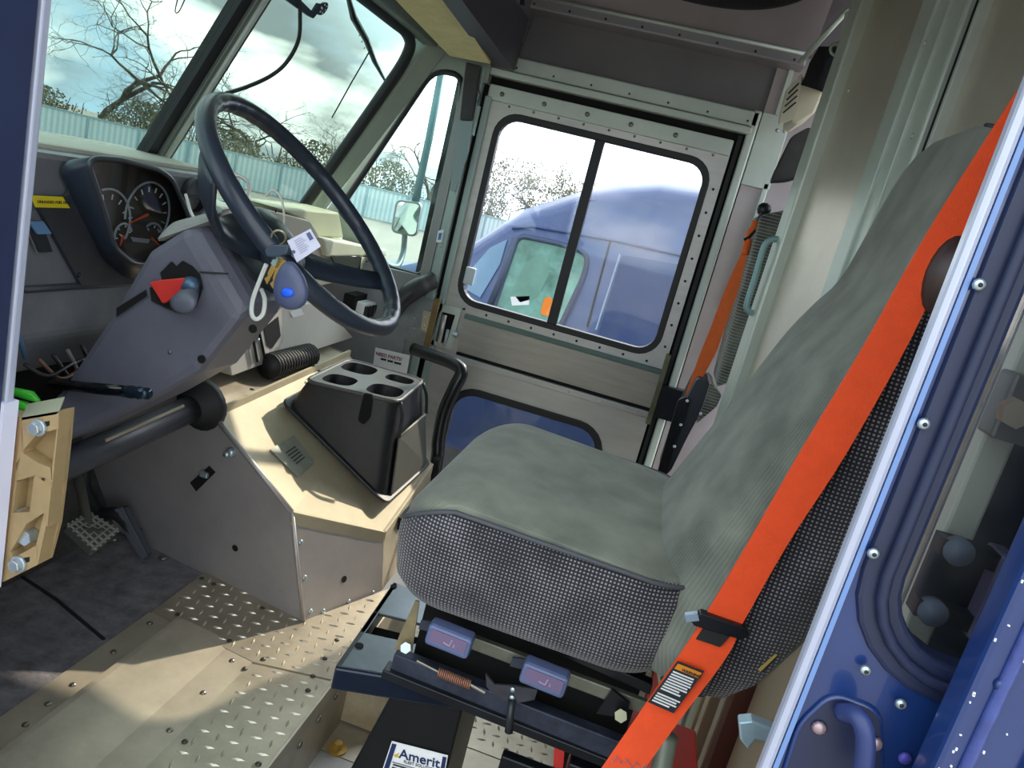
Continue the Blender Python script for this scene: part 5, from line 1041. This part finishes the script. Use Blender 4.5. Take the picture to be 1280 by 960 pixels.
# ================================================================ WINDSHIELD FITTINGS
mbk = thing('mirror_bracket', wsp(1.25, 1.42), 'dark mirror bracket with a perforated disc at the top of the windshield', 'bracket')
def wq_(px, py, off=.0): return AP(px, py, wsp(1, 1.2, off), wdir.cross(V((0, 1, 0))))
obj('arm', MB().prism([wq_(*p_, .03) for p_ in ((362, -4), (378, 2), (391, 15), (398, 4), (406, 6), (392, 23), (386, 20), (358, 0))], (-.006, 0, 0)), mat('slate steel', '2a3c46', .4, .3), mbk)
dc = wq_(404, 11, .03); du = V((0, 1, 0)); dv = wdir
disc = obj('disc', MB().ring([dc+(du*math.cos(t)+dv*math.sin(t))*.017 for t in [2*math.pi*k/18 for k in range(18)]], [dc+(du*math.cos(t)+dv*math.sin(t))*.005 for t in [2*math.pi*k/18 for k in range(18)]], (-.005, 0, 0)), mat('slate steel', '2a3c46', .4, .3), mbk)
for k in range(6):
    t = 2*math.pi*k/6; rivet(disc, dc+(du*math.cos(t)+dv*math.sin(t))*.011+V((.001, 0, 0)), (1, 0, -.3), .0028, WHT, 'perforation')
cb = tag(obj('black_cable', MB().tube(bez([wq_(373, -20, .03), wq_(375, 15, .03), wq_(373, 50, .03), wq_(358, 78, .03), wq_(338, 95, .025), wq_(310, 108, .02), wq_(282, 117, .02)], 8), .0048, 8), HOSE, smooth=True), 'black cable curving across the windshield to the centre post', 'cable')
wt = tag(obj('thin_wire', MB().tube(bez([wq_(223, -5, .02), wq_(219, 14, .02), wq_(224, 14, .02), wq_(233, -5, .02)], 4), .0012, 5), HOSE), 'thin dark wire loop at the top of the driver side windshield', 'wire')
wp_ = thing('wiper', wsp(1.3, 1.3, -.05), 'slim wiper arm outside the upper windshield', 'wiper')
WM = mat('slate wiper steel', '34484c', .4, .3)
obj('blade', MB().tube([wq_(434, -8, -.05), wq_(442, 22, -.05), wq_(458, 50, -.05), wq_(468, 76, -.05), wq_(482, 102, -.05)], [.006, .010, .009, .008, .004], 6), WM, wp_)
obj('washer_hose', MB().tube([wq_(461, 66, -.05), wq_(440, 102, -.05), wq_(415, 147, -.05)], .0022, 5), HOSE, wp_)
for k in range(5): rivet(wp_, wq_(446+3.2*k, 36+8*k, -.04), (1, 0, -.4), .003, ALUP, 'slot')

# ================================================================ OUTSIDE
mi = thing('side_mirror', AY(500, 335, 2.2), 'passenger side mirror on a slate arm outside the quarter window', 'mirror')
mo = rpoly([AY(*p_, 2.25) for p_ in ((495, 249), (527, 253), (520, 297), (488, 290))], .025); MN = V((.45, -.85, .05)).normalized()
obj('housing', MB().loft([mo, [p+V((-.01, .05, 0)) for p in mo]]), mat('grey mirror housing', '70787c', .4), mi, bev=.004)
mi_in = [lerp(p, sum(mo, V())/len(mo), .12)+V((.003, -.003, 0)) for p in mo]
obj('mirror_glass', MB().prism(mi_in, (0, .002, 0)), mat('mirror silver', 'e8eef2', .02, 1.0), mi)
obj('arm', MB().tube(bez([AY(506, 292, 2.27), AY(504, 315, 2.27), AY(497, 332, 2.2), AY(486, 333, 2.1), V((-1.02, 1.88, .70))], 5), .012, 8), mat('slate blue arm', '54686e', .45, .2), mi, True)
obj('upper_arm', MB().tube([AY(553, 86, 2.25), AY(536, 175, 2.27), AY(519, 252, 2.28)], .016, 8), mat('teal grey arm', '5c7e84', .45, .2), mi, True)
# pale hood corner of our own van, seen below the quarter glass
hd_ = thing('van_hood', (-1.7, .95, .3), 'pale front hood of the van beyond the windshield', 'hood')
obj('skin', MB().hexa([V((-1.85, -.0, .2)), V((-1.32, 0, .2)), V((-1.32, 1.9, .2)), V((-1.85, 1.9, .2)), V((-1.75, .05, .60)), V((-1.32, .02, .84)), V((-1.32, 1.88, .70)), V((-1.75, 1.85, .50))]), mat('pale lot dust paint', 'b9b6ae', .5), hd_, bev=.03)
# fence
fd = V((math.sin(R_(-29)), math.cos(R_(-29)), 0)); fs = V((fd.y, -fd.x, 0)); FD = 28.0
fc_ = V((CAM.x, CAM.y, 0))+fd*FD
fe = thing('fence', (fc_.x, fc_.y, ZG), 'long pale blue panel fence along the far side of the lot', 'fence')
FM = bpy.data.materials.new('pale blue corrugated fence'); FM.use_nodes = True
t_ = FM.node_tree; b_ = t_.nodes['Principled BSDF']; b_.inputs['Roughness'].default_value = .6
wv = t_.nodes.new('ShaderNodeTexWave'); wv.inputs['Scale'].default_value = 2.2; wv.inputs['Distortion'].default_value = 0; rp_ = t_.nodes.new('ShaderNodeValToRGB')
rp_.color_ramp.elements[0].color = lin('a9bfc6'); rp_.color_ramp.elements[1].color = lin('cddbde'); co = t_.nodes.new('ShaderNodeTexCoord'); t_.links.new(co.outputs['Object'], wv.inputs['Vector']); t_.links.new(wv.outputs[0], rp_.inputs[0]); t_.links.new(rp_.outputs[0], b_.inputs['Base Color'])
for k in range(-9, 12):
    a = fc_+fs*(k*1.5); bb = a+fs*1.46
    obj('panel', MB().prism([a+V((0, 0, ZG)), bb+V((0, 0, ZG)), bb+V((0, 0, .33)), a+V((0, 0, .33))], fd*.05), FM, fe)
    obj('post', MB().box(a-fs*.02+V((0, 0, -.2))-fd*.02, (.06, .06, 1.1)), mat('grey blue post', '8aa6b0', .6), fe)
obj('top_rail', MB().hexa([fc_+fs*-13.5-fd*.03+V((0, 0, .31)), fc_+fs*18-fd*.03+V((0, 0, .31)), fc_+fs*18+fd*.06+V((0, 0, .31)), fc_+fs*-13.5+fd*.06+V((0, 0, .31)), fc_+fs*-13.5-fd*.03+V((0, 0, .36)), fc_+fs*18-fd*.03+V((0, 0, .36)), fc_+fs*18+fd*.06+V((0, 0, .36)), fc_+fs*-13.5+fd*.06+V((0, 0, .36))]), mat('grey blue post', '8aa6b0', .6), fe)
# trees
BARK = mat('grey brown bark', '4a463e', .9, 0, .2, 3); TWIG = mat('grey twigs', '5c574c', .9); LEAF = mat('olive foliage', '6a6650', .9, 0, .3, 2)
def tree(name, label, p, h, seed, spread=1.0, leafy=0, lean=0, group=None, depth=7):
    rnd = random.Random(seed); tr = thing(name, p, label, 'tree', group); big, small = MB(), MB(); tips = []
    def grow(a, d, l, r, n):
        pts = [a]; dd = d.copy()
        for k in range(3):
            dd = (dd+V((rnd.gauss(0, .22), rnd.gauss(0, .22), rnd.gauss(0, .14)))*spread).normalized(); pts.append(pts[-1]+dd*l/3)
        (big if n >= depth-2 else small).tube(pts, [r*(1-.13*k) for k in range(4)], 5 if n >= depth-2 else 3, False)
        if n <= 0: tips.append(pts[-1]); return
        for k in range(2 if rnd.random() < .45 else 3):
            ax = V((rnd.gauss(0, 1), rnd.gauss(0, 1), rnd.gauss(0, .55))).normalized(); nd = (dd*.85+ax*.85*spread).normalized()
            grow(pts[-1 if k else rnd.choice((2, 3))], nd, l*rnd.uniform(.66, .86), r*.6, n-1)
    grow(V(p), V((lean, 0, 1)).normalized(), h*.24, h*.019, depth)
    obj('trunk', big, BARK, tr, True); o = obj('twigs', small, TWIG, tr); o['kind'] = 'stuff'
    if leafy:
        mb = MB()
        for tpt in tips:
            for k in range(leafy):
                c = tpt+V((rnd.gauss(0, .22), rnd.gauss(0, .22), rnd.gauss(0, .2))); u = V((rnd.gauss(0, 1), rnd.gauss(0, 1), rnd.gauss(0, 1))).normalized()*.065; v_ = u.orthogonal().normalized()*.045
                mb.faces([c-u, c+v_, c+u, c-v_], [(0, 1, 2, 3)])
        o = obj('leaves', mb, LEAF, tr); o['kind'] = 'stuff'
def dirp(az, d): return V((CAM.x+math.sin(R_(az))*d, CAM.y+math.cos(R_(az))*d, ZG))
G = 'bare trees beyond the fence'
tree('bare_tree', 'large bare spreading tree behind the fence at the far left of the windshield', dirp(-41.0, 33), 9.0, 3, 1.15, group=G, depth=8)
tree('bare_tree', 'bare tree rising behind the fence just left of the centre post', dirp(-35.5, 33), 6.4, 11, 1.1, group=G, depth=8)
tree('bare_tree', 'bare tree seen through the steering wheel behind the fence', dirp(-29.5, 32), 6.6, 5, 1.0, group=G, lean=-.1)
tree('bare_tree', 'bare crooked tree by the right edge of the windshield', dirp(-25.5, 33), 5.0, 8, 1.2, group=G, lean=.25)
tree('bare_tree', 'tall bare tree framed by the quarter window', dirp(-18.8, 30), 7.0, 21, 1.0, group=G)
tree('leafy_tree', 'small leafy tree over the blue van seen through the door window', dirp(-11.0, 34), 5.6, 31, 1.0, 5, group='leafy trees beyond the fence', depth=6)
tree('leafy_tree', 'second leafy tree right of the door window divider above the blue van', dirp(-6.5, 36), 5.2, 37, 1.0, 5, group='leafy trees beyond the fence', depth=6)
def bush(az, d, hgt, wd, seed, label):
    rnd = random.Random(seed); p = dirp(az, d); bh = thing('bush', p, label, 'bush', 'bushes along the fence'); mb = MB(); st2 = MB()
    for k in range(26): 
        a = V((rnd.gauss(0, wd*.45), rnd.gauss(0, .4), 0)); b = a*1.2+V((rnd.gauss(0, .3), rnd.gauss(0, .3), hgt*rnd.uniform(.6, 1))); st2.tube([p+a, p+lerp(a, b, .5)+V((rnd.gauss(0, .1), 0, 0)), p+b], [.04, .025, .01], 4, False)
    for k in range(2600):
        x = rnd.gauss(0, wd*.5); z = rnd.random()*hgt*math.exp(-(x/wd)**2); c = p+fs*x+V((0, rnd.gauss(0, .3), z)); u = V((rnd.gauss(0, 1), rnd.gauss(0, 1), rnd.gauss(0, 1))).normalized()*.06; v_ = u.orthogonal().normalized()*.035; mb.faces([c-u, c+v_, c+u, c-v_], [(0, 1, 2, 3)])
    obj('stems', st2, TWIG, bh); o = obj('leaves', mb, LEAF, bh); o['kind'] = 'stuff'
for az, hg, sd_n, lb_ in ((-44, 1.7, 1, 'low olive bush behind the fence at the far left'), (-38, 2.0, 2, 'low olive bush behind the fence left of the centre post'), (-32.5, 1.9, 3, 'olive bush behind the fence right of the centre post'), (-27, 2.2, 4, 'olive bush behind the fence near the right windshield pillar'), (-21.5, 2.2, 5, 'olive bush behind the fence at the left of the quarter window'), (-15.5, 2.6, 6, 'olive bush behind the fence at the left edge of the door window')): bush(az, 31/math.cos(R_(az+29)), hg, 1.7, sd_n, lb_)
# ---- blue delivery van parked alongside
VY = 3.4
bv = thing('parked_van', (.6, VY+.9, ZG), 'dark blue high-roof delivery van parked beside the passenger door', 'van')
VB = mat('dusty blue van paint', '2f4676', .35, 0, .08, 2, coat=.4)
prof = [(-2.6, -.45), (-2.55, .15), (-2.3, .33), (-1.62, .46), (-1.15, .70), (-.83, 1.03), (-.47, 1.245), (-.15, 1.35), (.3, 1.40), (1.2, 1.43), (3.4, 1.42), (3.45, -.45)]
obj('body', MB().loft([[V((x, VY+.10, z*.985+.0)) for x, z in prof], [V((x, VY, z-.05 if z > .5 else z)) for x, z in prof], [V((x, VY+.02, z-.02 if z > .5 else z)) for x, z in prof]][::-1] if False else [[V((x, VY, z-.10 if z > .6 else z)) for x, z in prof], [V((x, VY+.12, z)) for x, z in prof], [V((x, VY+1.7, z)) for x, z in prof], [V((x, VY+1.82, z-.10 if z > .6 else z)) for x, z in prof]]), VB, bv, True)
def vq(px, py, d=.004): return AY(px, py, VY-d)
wf = [vq(*p_) for p_ in ((648, 294), (700, 305), (736, 317), (730, 345), (700, 408), (616, 388))]
wfo = rpoly(wf, [.05, .05, .08, .08, .03, .02])
obj('side_window', MB().prism(wfo, (0, .003, 0)), mat('green van glass', '7fb0a4', .12, 0, .45, 5), bv)
obj('window_seal', MB().tube(wfo, .014, 6, closed=True), mat('slate seal', '3c4a66', .5), bv, True)
obj('quarter_glass', MB().prism([vq(*p_) for p_ in ((634, 299), (625, 330), (600, 372), (583, 362), (590, 335), (612, 310))], (0, .003, 0)), mat('pale blue glass', '7fa4c4', .15, 0, .15, 4), bv)
obj('window_pillar', MB().tube([vq(645, 296, .012), vq(628, 345, .012), vq(610, 386, .012)], .02, 6), mat('slate seal', '3c4a66', .5), bv, True)
obj('seat_inside', MB().prism([vq(*p_, .006) for p_ in ((655, 330), (672, 318), (690, 335), (672, 372), (650, 378), (640, 365))], (0, .002, 0)), mat('green grey seat', '6f9a8c', .6, 0, .2, 8), bv)
obj('paper_on_dash', MB().prism([vq(*p_, .006) for p_ in ((638, 371), (662, 370), (661, 381), (640, 382))], (0, .002, 0)), WHT, bv)
obj('hi_vis_vest', MB().prism(rpoly([vq(*p_, .010) for p_ in ((680, 373), (688, 370), (692, 380), (690, 396), (675, 393))], .02), (0, .006, 0)), mat('hi vis orange', 'ff8a1e', .6, 0, .1, 20), bv)
for a_, b_ in (((763, 300), (734, 408)), ((775, 318), (745, 412))): obj('door_seam', MB().tube([vq(*a_, .002), vq(*b_, .002)], .006, 5), (INK if a_[0] == 763 else mat('pale seam highlight', '9ab0d0', .4)), bv)
for a_, b_ in (((640, 285), (665, 283)), ((665, 283), (770, 301)), ((770, 301), (900, 330))): obj('roof_seam', MB().tube([vq(*a_, .002), vq(*b_, .002)], .007, 5), mat('dark van seam', '27406e', .5), bv)
obj('roof_seam', MB().tube([AY(735, 250, VY+.02), AY(885, 268, VY+.02)], .006, 5), mat('dark van seam', '27406e', .5), bv)
obj('raised_panel', MB().prism(rpoly([vq(*p_, .002) for p_ in ((778, 318), (880, 336), (870, 440), (745, 425))], .03), (0, -.004, 0)), VB, bv, bev=.003)
for xx in (-.02, .12, .32): obj('door_seam', MB().tube([V((xx, VY-.002, -.4)), V((xx+.005, VY-.002, .35))], .005, 5), INK, bv)
for xx in (-1.75, 2.6):
    wh = obj('wheel', MB().cyl((xx, VY-.01, -.42), (xx, VY+.24, -.42), .33, 28), BLK, bv, True); obj('rim', MB().cyl((xx, VY-.016, -.42), (xx, VY-.006, -.42), .20, 24), ALUD, wh)
obj('lower_trim', MB().b2((-1.3, VY-.02, -.50), (2.2, VY+.1, -.38)), BLK, bv)
# clip holder seen behind the lower front corner of the door glass
ch = tag(obj('white_window_catch', MB().box(AY(587, 345, YD-.004), (.035, .012, .06)), mat('pale catch', 'c4ccd4', .4, .2), bev=.003), 'pale window catch on the lower front corner of the door glass', 'catch')
